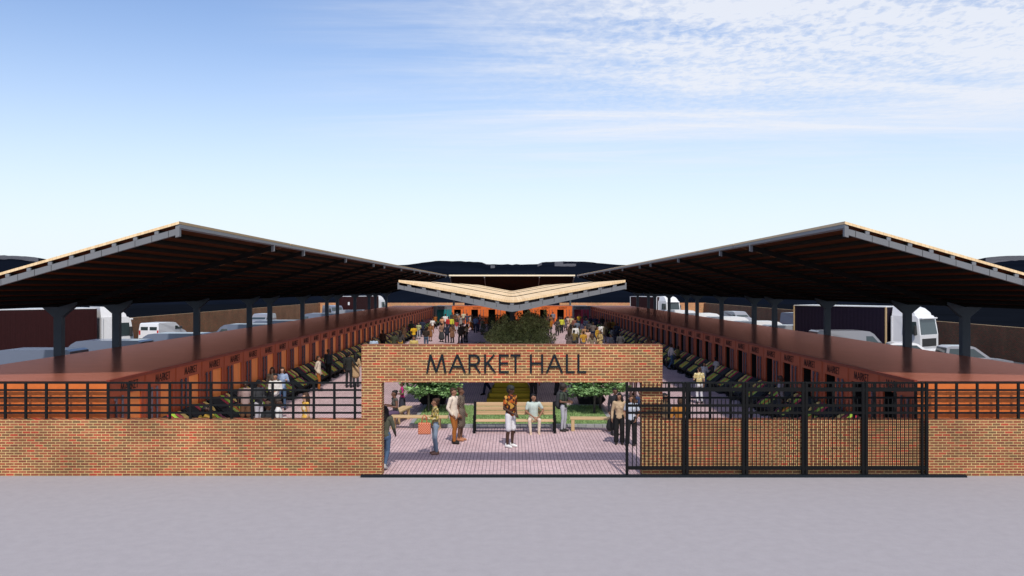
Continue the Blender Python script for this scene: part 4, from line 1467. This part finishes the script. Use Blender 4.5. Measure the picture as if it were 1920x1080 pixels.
def cross_pane(root, a, b, wa, wb, m, name, out):
    """pane across the vehicle between profile points a (low) and b (high)"""
    d = Vector((b[0] - a[0], b[1] - a[1])); nn = Vector((-d.y, d.x)).normalized() * out
    q = MB()
    for (p, w) in ((a, wa), (b, wb)):
        for s in (-1, 1): q.v.append((p[0] + nn.x, s * w, p[1] + nn.y))
    for (p, w) in ((a, wa), (b, wb)):
        for s in (-1, 1): q.v.append((p[0] - nn.x * 2, s * w, p[1] - nn.y * 2))
    q.f += [(0, 1, 3, 2), (4, 6, 7, 5), (0, 4, 5, 1), (2, 3, 7, 6), (0, 2, 6, 4), (1, 5, 7, 3)]
    q.build(name, m, root)


def lamps(root, xf, xr, hw, z):
    for s in (-1, 1):
        MB().bbox(xf - .05, xf + .02, s * (hw - .16) - .11, s * (hw - .16) + .11, z - .08, z + .08, .015).build('headlight', M_lamp, root)
        MB().bbox(xr - .02, xr + .05, s * (hw - .10) - .07, s * (hw - .10) + .07, z + .05, z + .45, .015).build('tail_light', M_red, root)


def van(loc, rz, paint, label, group='vans parked in the yards', L=5.4, hgt=2.3, windows=False):
    r = empty('parked_van', loc, rz)
    tag(r, label, 'van', group)
    k = L / 2
    p = [(-k, .35), (k - .05, .35), (k, .55), (k - .02, .95), (k - .35, 1.12), (k - .95, 1.28), (k - 1.62, hgt - .22), (k - 1.9, hgt - .05), (k - 2.3, hgt), (-k + .25, hgt), (-k + .08, hgt - .08), (-k + .02, 1.4), (-k - .02, .6)]
    q, hw = extr(p, .97, .86, 1.15)
    q.build('body', paint, r)
    cross_pane(r, (k - 1.00, 1.33), (k - 1.58, hgt - .27), .82, .76, M_glass, 'windscreen', -.006)
    side_pane(r, [(k - 1.15, 1.30), (k - 2.15, 1.30), (k - 2.15, hgt - .35), (k - 1.72, hgt - .35)], hw, M_glass, 'side_window')
    if windows:
        side_pane(r, [(k - 2.3, 1.35), (-k + .4, 1.35), (-k + .4, hgt - .35), (k - 2.3, hgt - .35)], hw, M_glass, 'side_window')
    for s in (-1, 1):
        q = MB(); q.box(-k - .012, -k + .06, s * .42 - .33, s * .42 + .33, 1.32, hgt - .34)
        q.build('rear_window', M_glass, r)
    lamps(r, k - .03, -k - .02, .95, .85)
    q = MB(); q.box(-k - .06, -k - .0, -.9, .9, .38, .58); q.box(k - .04, k + .05, -.9, .9, .38, .58)
    q.build('bumper', M_chas, r)
    for s in (-1, 1):
        MB().bbox(k - 1.45, k - 1.25, s * 1.08 - .10, s * 1.08 + .10, 1.30, 1.55, .03).build('mirror', M_chas, r)
    wheel_set(r, (k - 1.0, -k + 1.1), .95)
    return r


def truck(loc, rz, box, label, box_len=7.0, fixtures=True, logo=False, post=None, cabm=None):
    """box truck, nose along +x"""
    r = empty('parked_truck', loc, rz)
    tag(r, label, 'truck', 'trucks parked in the yards')
    cabm = cabm or M_white
    MB().box(-box_len - .2, 1.6, -.45, .45, .62, .92).build('chassis', M_chas, r)
    q = MB()
    q.box(-box_len, 0, -1.25, 1.25, 1.12, 3.78)
    n = int(box_len / .28)
    for i in range(n):
        x = -box_len + .1 + i * .28
        q.box(x, x + .14, -1.268, -1.25, 1.25, 3.66); q.box(x, x + .14, 1.25, 1.268, 1.25, 3.66)
    b = q.build('cargo_box', box, r)
    q = MB()
    q.box(-box_len - .02, .02, -1.28, 1.28, 3.782, 3.84)
    q.build('roof_panel', M_white, b)
    for y in (-1, 1):
        for x in (-box_len, 0):
            MB().box(x - .05, x + .05, y * 1.25 - .04, y * 1.25 + .04, 1.10, 3.78).build('corner_post', post or box, b)
    d = MB(); d.box(-box_len - .05, -box_len - .002, -1.18, -.01, 1.2, 3.7); d.box(-box_len - .05, -box_len - .002, .01, 1.18, 1.2, 3.7)
    for y in (-.9, -.35, .35, .9): d.tube([(-box_len - .08, y, 1.2), (-box_len - .08, y, 3.7)], .025, 6)
    d.build('rear_door', box, b)
    if logo:
        MB().box(-box_len - .06, -box_len - .051, -.72, -.42, 2.5, 2.95).build('pale_panel', M_white, b)
    p = [(.35, .95), (2.28, .95), (2.36, 1.15), (2.36, 1.95), (2.20, 3.05), (2.05, 3.22), (1.95, 3.24), (.35, 3.24)]
    q, hw = extr(p, 1.23, 1.16, 2.0)
    c = q.build('cab', cabm, r)
    f = [(.35, 3.24), (1.95, 3.24), (1.90, 3.42), (1.55, 3.72), (1.1, 3.86), (.35, 3.90)]
    q, hf_ = extr(f, 1.12, .95, 3.3)
    q.build('roof_fairing', cabm, c)
    cross_pane(c, (2.37, 2.0), (2.21, 2.98), 1.08, 1.02, M_glass, 'windscreen', -.008)
    MB().bbox(2.17, 2.42, -1.02, 1.02, 3.02, 3.12, .02).build('sun_visor', cabm, c)
    side_pane(c, [(1.15, 2.0), (2.18, 2.0), (2.08, 2.85), (1.15, 2.85)], hw, M_glass, 'side_window')
    MB().box(2.362, 2.375, -.95, .95, 1.2, 1.72).build('grille', M_chas, c)
    MB().bbox(2.2, 2.46, -1.2, 1.2, .55, .95, .04).build('bumper', cabm, c)
    for s in (-1, 1):
        MB().bbox(2.40, 2.48, s * .95 - .16, s * .95 + .16, .72, .90, .02).build('headlight', M_lamp, c)
        MB().bbox(2.05, 2.2, s * 1.42 - .1, s * 1.42 + .1, 1.95, 2.6, .03).build('mirror', M_chas, c)
        MB().box(.36, .44, s * 1.23 - .03, s * 1.23 + .03, 1.0, 3.2).build('side_deflector', cabm, c)
    wheel_set(r, (1.45, -box_len + 1.0, -box_len + 2.2), 1.22, .48, .3)
    return r


def pickup(loc, rz, paint, label, cover=True):
    r = empty('parked_pickup', loc, rz)
    tag(r, label, 'pickup', 'vans parked in the yards')
    p = [(-2.55, .45), (2.45, .45), (2.55, .7), (2.5, 1.0), (1.35, 1.12), (.55, 1.74), (.35, 1.80), (-.75, 1.80), (-1.0, 1.72), (-1.12, 1.12), (-2.55, 1.10)]
    q, hw = extr(p, .92, .74, 1.1)
    q.build('body', paint, r)
    cross_pane(r, (1.25, 1.18), (.60, 1.70), .80, .68, M_glass, 'windscreen', -.006)
    side_pane(r, [(1.05, 1.18), (-.95, 1.18), (-.85, 1.66), (.45, 1.66)], hw, M_glass, 'side_window')
    cross_pane(r, (-1.13, 1.2), (-1.03, 1.66), .72, .66, M_glass, 'rear_window', .012)
    lamps(r, 2.5, -2.56, .9, .8)
    wheel_set(r, (1.55, -1.6), .9)
    return r


def pxv(px, py, z):     # ground point under a roof seen at pixel (px,py) and height z
    Y = (H - z) * F / (py - 540)
    return gx(px, Y), Y


# left yard
truck((-27.3, 56.6, 0), rad(44), M_maroon, 'maroon box truck with white cab parked across the left yard', 8.2)
for i, (Y, xc, paint, w) in enumerate([(40.5, -22.6, M_blue, 'nearest of the row'), (47.5, -22.4, M_blue, 'second nearest of the row'), (54.8, -21.6, M_blue, 'under the white van'), (68.5, -21.4, M_blue, 'just past the third canopy column'), (76.5, -21.3, M_blue, 'behind the fourth canopy column'), (98, -22.0, M_blue, 'far down the yard'), (112, -21.5, M_silver, 'farthest of the row')]):
    van((xc, Y, 0), rad(180), paint, ('blue grey van parked side-on in the left yard, ' if paint is M_blue else 'silver van parked side-on in the left yard, ') + w)
van((-32.3, 81.2, 0), rad(84), M_white, 'white van with red tail lamps parked by the left perimeter wall', L=5.2, hgt=1.95)
van((-30.6, 107.5, 0), rad(-92), M_silver, 'grey van by the left perimeter wall, seen between two columns', L=5.2, hgt=1.95)
van((-26.6, 131, 0), rad(-60), M_blue, 'pale blue van parked before the far corner of left yard', L=5.6, hgt=2.5)
truck((-22.6, 141, 0), rad(68), M_maroon, 'maroon container truck at far left, rear doors towards the viewer', 7.5, logo=True)
# right yard
truck((26.5, 60.6, 0), rad(-52), M_purple, 'dark purple box truck with white cab facing out of the right yard', 7.2, post=M_wood2)
for i, (Y, xc, paint, w) in enumerate([(58.2, 22.6, M_silver, 'in front of the purple truck'), (66.5, 21.8, M_silver, 'left of the purple truck'), (74.5, 21.6, M_white, 'third from the purple truck'), (86, 21.8, M_white, 'between the fourth and fifth columns'), (98, 21.9, M_white, 'far down the row'), (111, 22.0, M_white, 'farthest of the row')]):
    van((xc, Y, 0), 0, paint, ('silver van parked side-on in the right yard, ' if paint is M_silver else 'white van parked side-on in the right yard, ') + w)
van((32.4, 97, 0), rad(-62), M_blue, 'blue grey high roof van facing out beside the right perimeter wall', L=5.6, hgt=2.35)
van((29.8, 116, 0), rad(-75), M_silver, 'small silver van near the far right perimeter wall', L=5.0, hgt=2.0)
pickup((24.0, 53.4, 0), rad(-14), M_white, 'white pickup parked in front of the white truck cab')
pickup((25.7, 50.3, 0), rad(-6), M_silver, 'silver pickup right of the white pickup')
van((28.6, 43.4, 0), rad(0), M_silver, 'silver van nearest the street in the right yard', hgt=1.95)
truck((22.2, 128.5, 0), rad(-62), M_maroon, 'maroon box truck with white cab at the far end of right yard', 6.5, post=M_white)
pickup((8.3, 150, 0), rad(10), M_silver, 'dark glazed car behind the far orange containers', False)

# ------------------------------------------------------------------ garden bed, benches, planters
BX0, BX1, BY0, BY1 = -3.75, 3.80, 31.95, 37.4
q = MB()
t = .14
q.box(BX0, BX1, BY0, BY0 + t, 0, .13); q.box(BX0, BX1, BY1 - t, BY1, 0, .13); q.box(BX0, BX0 + t, BY0 + t, BY1 - t, 0, .13); q.box(BX1 - t, BX1, BY0 + t, BY1 - t, 0, .13)
kb = q.build('kerb', M_kerb); tag(kb, 'grey stone kerb framing the lawn behind the bench', 'kerb')
sheet('lawn_soil', BX0 + t, BX1 - t, BY0 + t, BY1 - t, .10, M_soil)
q = MB()
for i in range(26000):
    x = R.uniform(BX0 + t + .02, BX1 - t - .02); y = R.uniform(BY0 + t + .02, BY1 - t - .02)
    a = R.uniform(0, 6.28); h = R.uniform(.035, .10); w = .009
    dx, dy = math.cos(a) * w, math.sin(a) * w
    lx, ly = R.uniform(-.04, .04), R.uniform(-.04, .04)
    n = len(q.v)
    q.v += [(x - dx, y - dy, .10), (x + dx, y + dy, .10), (x + lx, y + ly, .10 + h)]
    q.f.append((n, n + 1, n + 2))
gr = q.build('grass', M_grass)
tag(gr, 'short green grass growing in the kerbed bed', 'grass', kind='stuff')

# slatted bench facing the street
YB = 31.0
r = empty('slatted_bench', (.09, YB, .002))
tag(r, 'wide wooden slatted bench with black end frames, facing the street', 'bench')
for k in range(3):
    z = .59 + k * .148
    MB().bbox(-1.36, 1.36, .20 + k * .035, .235 + k * .035, z, z + .136, .008).build('back_slat', M_wood, r)
for k in range(4):
    y = -.28 + k * .115
    MB().bbox(-1.36, 1.36, y, y + .10, .405, .445, .008).build('seat_slat', M_wood, r)
for x in (-1.41, 0.0, 1.41):
    q = MB()
    if abs(x) > .1:
        q.prism([(-.30, 0), (-.23, 0), (-.21, .40), (.16, .40), (.22, 0), (.30, 0), (.26, .42), (.345, 1.03), (.275, 1.05), (.19, .47), (-.24, .46), (-.26, .64), (-.31, .64)], 0, x - .045, x + .045)
    else:
        q.prism([(-.27, 0), (-.21, 0), (-.20, .36), (.16, .36), (.22, 0), (.28, 0), (.25, .40), (-.25, .40)], 0, x - .03, x + .03)
    q.build('end_frame', M_black, r)


def plank_bench(loc, rz, L, label):
    r = empty('plank_bench', loc, rz)
    tag(r, label, 'bench', 'backless wooden benches')
    MB().bbox(-L / 2, L / 2, -.20, .20, .405, .475, .012).build('seat', M_wood2, r)
    for x in (-L / 2 + .10, L / 2 - .35):
        for y in (-.14, .14):
            MB().bbox(x - .06, x + .06, y - .05, y + .05, .0, .404, .008).build('leg', M_wood2, r)
        MB().box(x - .045, x + .045, -.089, .089, .03, .08).build('stretcher', M_wood2, r)
    return r


plank_bench((-3.35, 31.75, .002), rad(-4), 2.1, 'backless wooden bench left of the floral blouse woman')
plank_bench((-4.25, 33.6, .002), rad(80), 1.7, 'backless wooden bench set back by the woman in magenta')
plank_bench((2.95, 31.35, .002), rad(-3), 1.75, 'backless wooden bench right of the slatted bench')
plank_bench((4.75, 32.7, .002), rad(12), 1.6, 'backless wooden bench behind the gate end under seated woman')

# black faceted planters at the back of the lawn
for s in (-1, 1):
    q = MB()
    q.prism([(s * 2.95, .0), (s * 3.72, .0), (s * 4.02, .30), (s * 3.78, .74), (s * 3.74, .95), (s * 2.70, .95)], 1, 37.55, 38.9)
    r = q.build('faceted_planter', M_rack)
    r.location.z = .004
    tag(r, 'black faceted planter box behind the %s end of the lawn' % ('left' if s < 0 else 'right'), 'planter', 'black faceted planters')
    q = MB(); q.prism([(s * 2.80, .951), (s * 3.66, .951), (s * 3.66, .97), (s * 2.80, .97)], 1, 37.65, 38.8)
    q.build('soil', M_soil, r)

# yellow stepped planter round the big tree
r = empty('stepped_planter', (.0, 38.9, .004))
tag(r, 'yellow stepped timber planter round the foot of the big tree', 'planter')
for k in range(4):
    e = .20 * k
    MB().bbox(-1.12 + e * .55, .95 - e * .4, -.2 + e, 1.7 - e * .3, .002 + .21 * k, .21 * (k + 1), .012).build('step', M_yel, r)
MB().box(-.5, .45, .62, 1.2, .841, .862).build('soil', M_soil, r)


def leaf_cloud(q, centres, n, size, flat=.0, droop=0.0):
    """scatter leaf sized faces through clumps; centres = (x,y,z,rx,ry,rz)"""
    tot = sum(c[3] * c[4] * c[5] for c in centres)
    for c in centres:
        k = int(n * c[3] * c[4] * c[5] / tot) + 1
        for _ in range(k):
            while True:
                a = Vector((R.uniform(-1, 1), R.uniform(-1, 1), R.uniform(-1, 1)))
                l = a.length
                if .25 < l <= 1 and R.random() < l * l + .12: break
            p = Vector((c[0] + a.x * c[3], c[1] + a.y * c[4], c[2] + a.z * c[5]))
            s = size * R.uniform(.6, 1.35)
            d = (Vector((a.x, a.y, a.z * .6 + .25 - droop)) + Vector((R.uniform(-.8, .8), R.uniform(-.8, .8), R.uniform(-.6, .6)))).normalized()
            if flat: d = Vector((d.x, d.y, d.z * (1 - flat))).normalized()
            w = d.cross(Vector((R.uniform(-1, 1), R.uniform(-1, 1), R.uniform(-.3, 1.2))))
            if w.length < .05: continue
            w.normalize()
            if flat: w = Vector((w.x, w.y, w.z * (1 - flat))).normalized()
            b = len(q.v)
            q.v += [tuple(p), tuple(p + d * s * .5 + w * s * .28), tuple(p + d * s), tuple(p + d * s * .5 - w * s * .28)]
            q.f.append((b, b + 1, b + 2, b + 3))


def limbs(q, base, tops, r0, r1, n=8):
    for t in tops:
        b = Vector(base); t = Vector(t)
        m = b.lerp(t, .5) + Vector((R.uniform(-.1, .1), R.uniform(-.1, .1), .05)) * (t - b).length * .6
        q.tube([b, m, t], [r0, (r0 + r1) / 2, r1], n)


# big olive green tree
r = empty('big_tree', (.50, 39.7, .85))
tag(r, 'big bushy olive green tree rising from the yellow planter above the lintel', 'tree')
q = MB()
q.tube([(.0, -.0, 0), (-.06, -.02, .3), (-.16, 0, .62), (-.10, .02, 1.0), (.0, .0, 1.5), (.05, 0, 2.2)], [.13, .11, .10, .09, .075, .04], 10)
limbs(q, (-.14, 0, .7), [(-1.1, .2, 1.3), (.9, -.3, 1.5), (.2, .8, 1.6)], .06, .02)
limbs(q, (-.06, 0, 1.1), [(-.9, -.5, 2.0), (.8, .5, 2.3), (.4, -.8, 2.2), (1.4, 0, 1.7), (-1.4, .2, 1.8)], .05, .012)
q.build('trunk', M_bark, r, True)
q = MB()
cen = []
for k in range(46):
    a = R.uniform(0, 6.283); u = R.uniform(-.75, 1.0)
    rr = math.sqrt(max(0, 1 - u * u))
    sx = 1.50 if u < .3 else 1.35
    cen.append((math.cos(a) * rr * sx * R.uniform(.75, 1.02), math.sin(a) * rr * 1.3 * R.uniform(.7, 1.0), 1.65 + u * 1.22, R.uniform(.22, .46), R.uniform(.22, .42), R.uniform(.2, .38)))
for k in range(14): cen.append((R.uniform(-.9, .9), R.uniform(-.9, .9), 1.6 + R.uniform(-.6, .7), .5, .5, .45))
leaf_cloud(q, cen, 24000, .088)
for k in range(70):          # sprigs that break the outline
    c = R.choice(cen[:46]); v = Vector((c[0], c[1], c[2] - 1.5)).normalized()
    e = Vector(c[:3]) + v * c[3] * R.uniform(.9, 1.4) + Vector((0, 0, R.uniform(0, .15)))
    leaf_cloud(q, [(e.x, e.y, e.z, .07, .07, .16)], 34, .075)
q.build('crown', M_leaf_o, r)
# lower skirt of twigs seen under the lintel
r2 = r

# dark rounded tree behind it
r = empty('dark_tree', (.12, 50.0, .004))
tag(r, 'dark green round-crowned tree peeping out behind the big olive tree', 'tree')
q = MB(); q.tube([(0, 0, 0), (.04, 0, 1.2), (0, 0, 2.6)], [.12, .09, .05], 8); limbs(q, (.02, 0, 1.6), [(-1, .1, 2.6), (1, -.1, 2.7), (.1, .9, 2.8)], .05, .015)
q.build('trunk', M_bark, r, True)
q = MB()
cen = []
for k in range(30):
    a = R.uniform(0, 6.283); u = R.uniform(-.6, 1.0); rr = math.sqrt(max(0, 1 - u * u))
    cen.append((math.cos(a) * rr * 1.55, math.sin(a) * rr * 1.3, 2.75 + u * .80, .42, .42, .34))
leaf_cloud(q, cen, 11000, .085)
q.build('crown', M_leaf_d, r)

# young trees with bright layered leaves, two each side of the lawn
for i, (X, Y, hh, sp, ex, lab) in enumerate([(-3.35, 35.2, 2.30, 1.06, .0, 'young bright green tree on the lawn, left, nearest the gateway'), (-3.05, 36.5, 2.35, .98, .06, 'young bright green tree on the lawn, left, just behind its pair'), (3.28, 35.0, 2.30, 1.06, .0, 'young bright green tree on the lawn, right, with trunk nearest the bench'), (3.62, 36.0, 2.35, 1.05, .02, 'young bright green tree on the lawn, right, beside the kerb corner')]):
    r = empty('young_tree', (X, Y, .10))
    tag(r, lab, 'tree', 'young trees on the lawn')
    q = MB()
    q.tube([(0, 0, -.02), (.01, .0, .5), (-.02, 0, 1.1), (.0, 0, 1.9)], [.055, .045, .038, .015], 8)
    limbs(q, (0, 0, .75), [(.7, .1, 1.0), (-.7, -.1, 1.05), (.1, .65, 1.1), (-.1, -.65, 1.0)], .022, .006, 6)
    limbs(q, (-.02, 0, 1.15), [(.65, -.3, 1.45), (-.6, .3, 1.5), (.2, .5, 1.6)], .018, .005, 6)
    q.build('trunk', M_bark2, r, True)
    q = MB()
    cen = []
    for k in range(40):
        a = R.uniform(0, 6.283); lay = R.choice([.92, 1.12, 1.36, 1.6, 1.85])
        rad_ = sp * math.sqrt(R.random()) * (1.0 - .30 * abs(lay - 1.1))
        cen.append((math.cos(a) * rad_, math.sin(a) * rad_ * .9, lay + R.uniform(-.08, .08) - .16 * rad_, R.uniform(.16, .30), R.uniform(.16, .30), R.uniform(.05, .09)))
    leaf_cloud(q, cen, 2700, .165, flat=.62, droop=.25)
    q.build('crown', M_leaf_g, r)

# spiky pale shrub left of the tree, and low plants round it
for X, Y, s, lab in [(-2.55, 52.0, 1.0, 'pale green spiky shrub just left of the olive tree'), (-1.75, 51.2, 1.15, 'pale green spiky shrub closest to the olive tree, left side'), (1.75, 47.5, .85, 'pale green spiky shrub tucked behind the right of olive tree')]:
    r = empty('spiky_shrub', (X, Y, .004))
    tag(r, lab, 'shrub', 'spiky shrubs by the big tree')
    q = MB(); 
    for k in range(9): q.tube([(R.uniform(-.1, .1), R.uniform(-.1, .1), 0), (R.uniform(-.3, .3), R.uniform(-.3, .3), .9 * s), (R.uniform(-.5, .5), R.uniform(-.5, .5), 1.5 * s)], [.02, .014, .006], 6)
    q.build('stem', M_bark2, r)
    q = MB()
    for k in range(520):
        a = R.uniform(0, 6.283); u = R.uniform(.0, .55); z0 = R.uniform(.5, 1.55) * s
        b = Vector((math.cos(a) * u, math.sin(a) * u, z0)); d = Vector((math.cos(a) * .6, math.sin(a) * .6, R.uniform(.3, 1.1))).normalized() * R.uniform(.25, .5)
        w = d.cross(Vector((0, 0, 1))).normalized() * .02
        n = len(q.v); q.v += [tuple(b - w), tuple(b + w), tuple(b + d)]; q.f.append((n, n + 1, n + 2))
    q.build('foliage', M_leaf_l, r)

# ------------------------------------------------------------------ things people carry
r = empty('checked_bag', (gx(796.5, 26.75), 26.75, 1.0))
tag(r, 'orange and white checked shopper bag hanging from the floral blouse woman\'s arm', 'bag')
q = MB().bbox(-.20, .18, -.075, .075, -.36, -.01, .02)
q.build('bag_body', MATS['check_bag'], r)
for y in (-.05, .05):
    q = MB(); q.tube([(-.09, y, -.02), (-.075, y * .7, .14), (-.02, y * .4, .24), (.05, y * .7, .16), (.07, y, -.02)], .012, 6)
    q.build('handle', mat('bag_strap', (.45, .10, .04), .7), r)
r = empty('backpack', (gx(1057, 31.2), 31.2, 1.06))
tag(r, 'black backpack on the back of the woman with afro hair', 'backpack')
r.rotation_euler = (0, 0, rad(58))
q = MB(); q.capsule((0, .17, .22), (0, .19, -.12), .15, .17, fy=.72); q.capsule((0, .23, .0), (0, .25, -.10), .12, .13, fy=.7)
link_mesh('pack', remesh(q, .012), cm((.035, .037, .042)), r)
for s in (-1, 1):
    q = MB(); q.tube([(s * .10, .12, .24), (s * .11, .02, .36), (s * .12, -.10, .26), (s * .12, -.09, .02), (s * .11, .08, -.12)], .018, 6)
    q.build('strap', cm((.02, .02, .023)), r)
r = empty('shoulder_bag', (gx(1149, 28.7), 28.75, .66))
tag(r, 'black shoulder bag hanging beside woman in tan jumper', 'bag')
q = MB(); q.capsule((-.07, 0, .05), (-.09, 0, -.12), .11, .13, fy=.5); q.capsule((.07, 0, .05), (.09, 0, -.12), .11, .13, fy=.5)
link_mesh('bag_body', remesh(q, .012), cm((.014, .014, .016), .5), r)
q = MB(); q.tube([(-.10, 0, .12), (-.06, 0, .28), (.04, 0, .36), (.10, 0, .28), (.11, 0, .12)], .012, 6)
q.build('handle', cm((.014, .014, .016), .5), r)

# ------------------------------------------------------------------ camera, sun, sky
cd = bpy.data.cameras.new('camera')
cd.sensor_width = 36; cd.lens = 36 * F / 1920
cd.clip_end = 8000; cd.clip_start = .1
co = bpy.data.objects.new('camera', cd)
COL.objects.link(co)
co.location = (0, 0, H); co.rotation_euler = (rad(90), 0, 0)
SC.camera = co

SUN_D = Vector((-.12, 1.0, -1.18)).normalized()       # direction the light travels
sd = bpy.data.lights.new('sun', 'SUN')
sd.energy = 3.6; sd.angle = rad(1.8); sd.color = (1.0, .93, .83)
so = bpy.data.objects.new('sun', sd)
COL.objects.link(so)
so.rotation_euler = SUN_D.to_track_quat('-Z', 'Y').to_euler()
elev = math.asin(-SUN_D.z)
azim = math.atan2(-SUN_D.x, -SUN_D.y)

w = bpy.data.worlds.new('World')
SC.world = w
w.use_nodes = True
nt = w.node_tree
L = nt.links.new
bg = nt.nodes['Background']
sky = nd(nt, 'ShaderNodeTexSky')
sky.sky_type = 'NISHITA'
sky.sun_disc = False
sky.sun_elevation = elev
sky.sun_rotation = azim
sky.altitude = 200
sky.air_density = 1.0; sky.dust_density = 1.2; sky.ozone_density = 1.6
bg.inputs['Strength'].default_value = .15
# thin high clouds laid on a plane above the viewer
tc = nd(nt, 'ShaderNodeTexCoord')
sp = nd(nt, 'ShaderNodeSeparateXYZ'); L(tc.outputs['Generated'], sp.inputs[0])
def mth(op, a, b=None, c=None):
    n = nd(nt, 'ShaderNodeMath', operation=op)
    for i, v in enumerate((a, b, c)):
        if v is None: continue
        if isinstance(v, (int, float)): n.inputs[i].default_value = v
        else: L(v, n.inputs[i])
    return n.outputs[0]
def mrange(v, a, b, c=0.0, d=1.0):
    n = nd(nt, 'ShaderNodeMapRange', interpolation_type='SMOOTHSTEP')
    n.inputs['From Min'].default_value = a; n.inputs['From Max'].default_value = b
    n.inputs['To Min'].default_value = c; n.inputs['To Max'].default_value = d
    L(v, n.inputs['Value']); return n.outputs[0]
zc = mth('ADD', mth('MAXIMUM', sp.outputs[2], 0.0), .03)
pxn = mth('DIVIDE', sp.outputs[0], zc)
pyn = mth('DIVIDE', sp.outputs[1], zc)
cb = nd(nt, 'ShaderNodeCombineXYZ'); L(pxn, cb.inputs[0]); L(pyn, cb.inputs[1])
def noise(scale, detail, rough, sx=1, sy=1, rz=0, dist=0.0, off=(0, 0, 0)):
    mp = nd(nt, 'ShaderNodeMapping')
    mp.inputs['Scale'].default_value = (sx, sy, 1); mp.inputs['Rotation'].default_value = (0, 0, rz); mp.inputs['Location'].default_value = off
    L(cb.outputs[0], mp.inputs[0])
    n = nd(nt, 'ShaderNodeTexNoise')
    n.inputs['Scale'].default_value = scale; n.inputs['Detail'].default_value = detail; n.inputs['Roughness'].default_value = rough; n.inputs['Distortion'].default_value = dist
    L(mp.outputs[0], n.inputs['Vector'])
    return n.outputs['Fac']
flake = mrange(noise(21, 5, .6, 1.0, .75, .3, .35), .28, .72)
veil = mrange(noise(1.1, 6, .6, .55, 1.0, .5, .6, (3, 1, 0)), .40, .68)
streak = mrange(noise(1.6, 7, .62, .22, 1.0, .35, .8, (1, 4, 0)), .46, .74)
# the cloud field fills the upper right: position along x at a given height
right = mrange(sp.outputs[0], -.14, .30)
high = mrange(sp.outputs[2], .14, .27)
right2 = mrange(sp.outputs[0], -.36, .20)
high2 = mrange(sp.outputs[2], .07, .19)
m1 = mth('MULTIPLY', mth('MULTIPLY', right, high), mth('ADD', mth('MULTIPLY', flake, .75), mth('MULTIPLY', veil, .45)))
m2 = mth('MULTIPLY', mth('MULTIPLY', right2, high2), mth('MULTIPLY', streak, .60))
wisp = mrange(noise(.75, 7, .66, .35, 1.0, .55, .9, (6, 2, 0)), .36, .72)
m3 = mth('MULTIPLY', mth('MULTIPLY', mrange(sp.outputs[0], -.32, .04), mrange(sp.outputs[2], .09, .2)), mth('MULTIPLY', wisp, .80))
cl = mth('MINIMUM', mth('ADD', mth('ADD', m1, m2), m3), .9)
mx = nd(nt, 'ShaderNodeMix', data_type='RGBA')
L(cl, mx.inputs['Factor'])
tint = nd(nt, 'ShaderNodeMix', data_type='RGBA', blend_type='MULTIPLY')
tint.inputs['Factor'].default_value = 1
L(sky.outputs[0], tint.inputs['A']); tint.inputs['B'].default_value = (.98, 1.02, 1.15, 1)
hz = nd(nt, 'ShaderNodeMix', data_type='RGBA')
L(mth('POWER', mth('SUBTRACT', 1.0, mrange(sp.outputs[2], -.06, .38)), 1.45), hz.inputs['Factor'])
L(tint.outputs['Result'], hz.inputs['A']); hz.inputs['B'].default_value = (5.9, 6.45, 6.85, 1)
L(hz.outputs['Result'], mx.inputs['A'])
mx.inputs['B'].default_value = (5.7, 5.9, 6.4, 1)
L(mx.outputs['Result'], bg.inputs['Color'])

SC.view_settings.view_transform = 'Standard'
SC.view_settings.look = 'None'
SC.view_settings.gamma = 1
SC.view_settings.exposure = 0.0
SC.render.engine = 'CYCLES'
SC.cycles.max_bounces = 6
SC.cycles.use_denoising = True
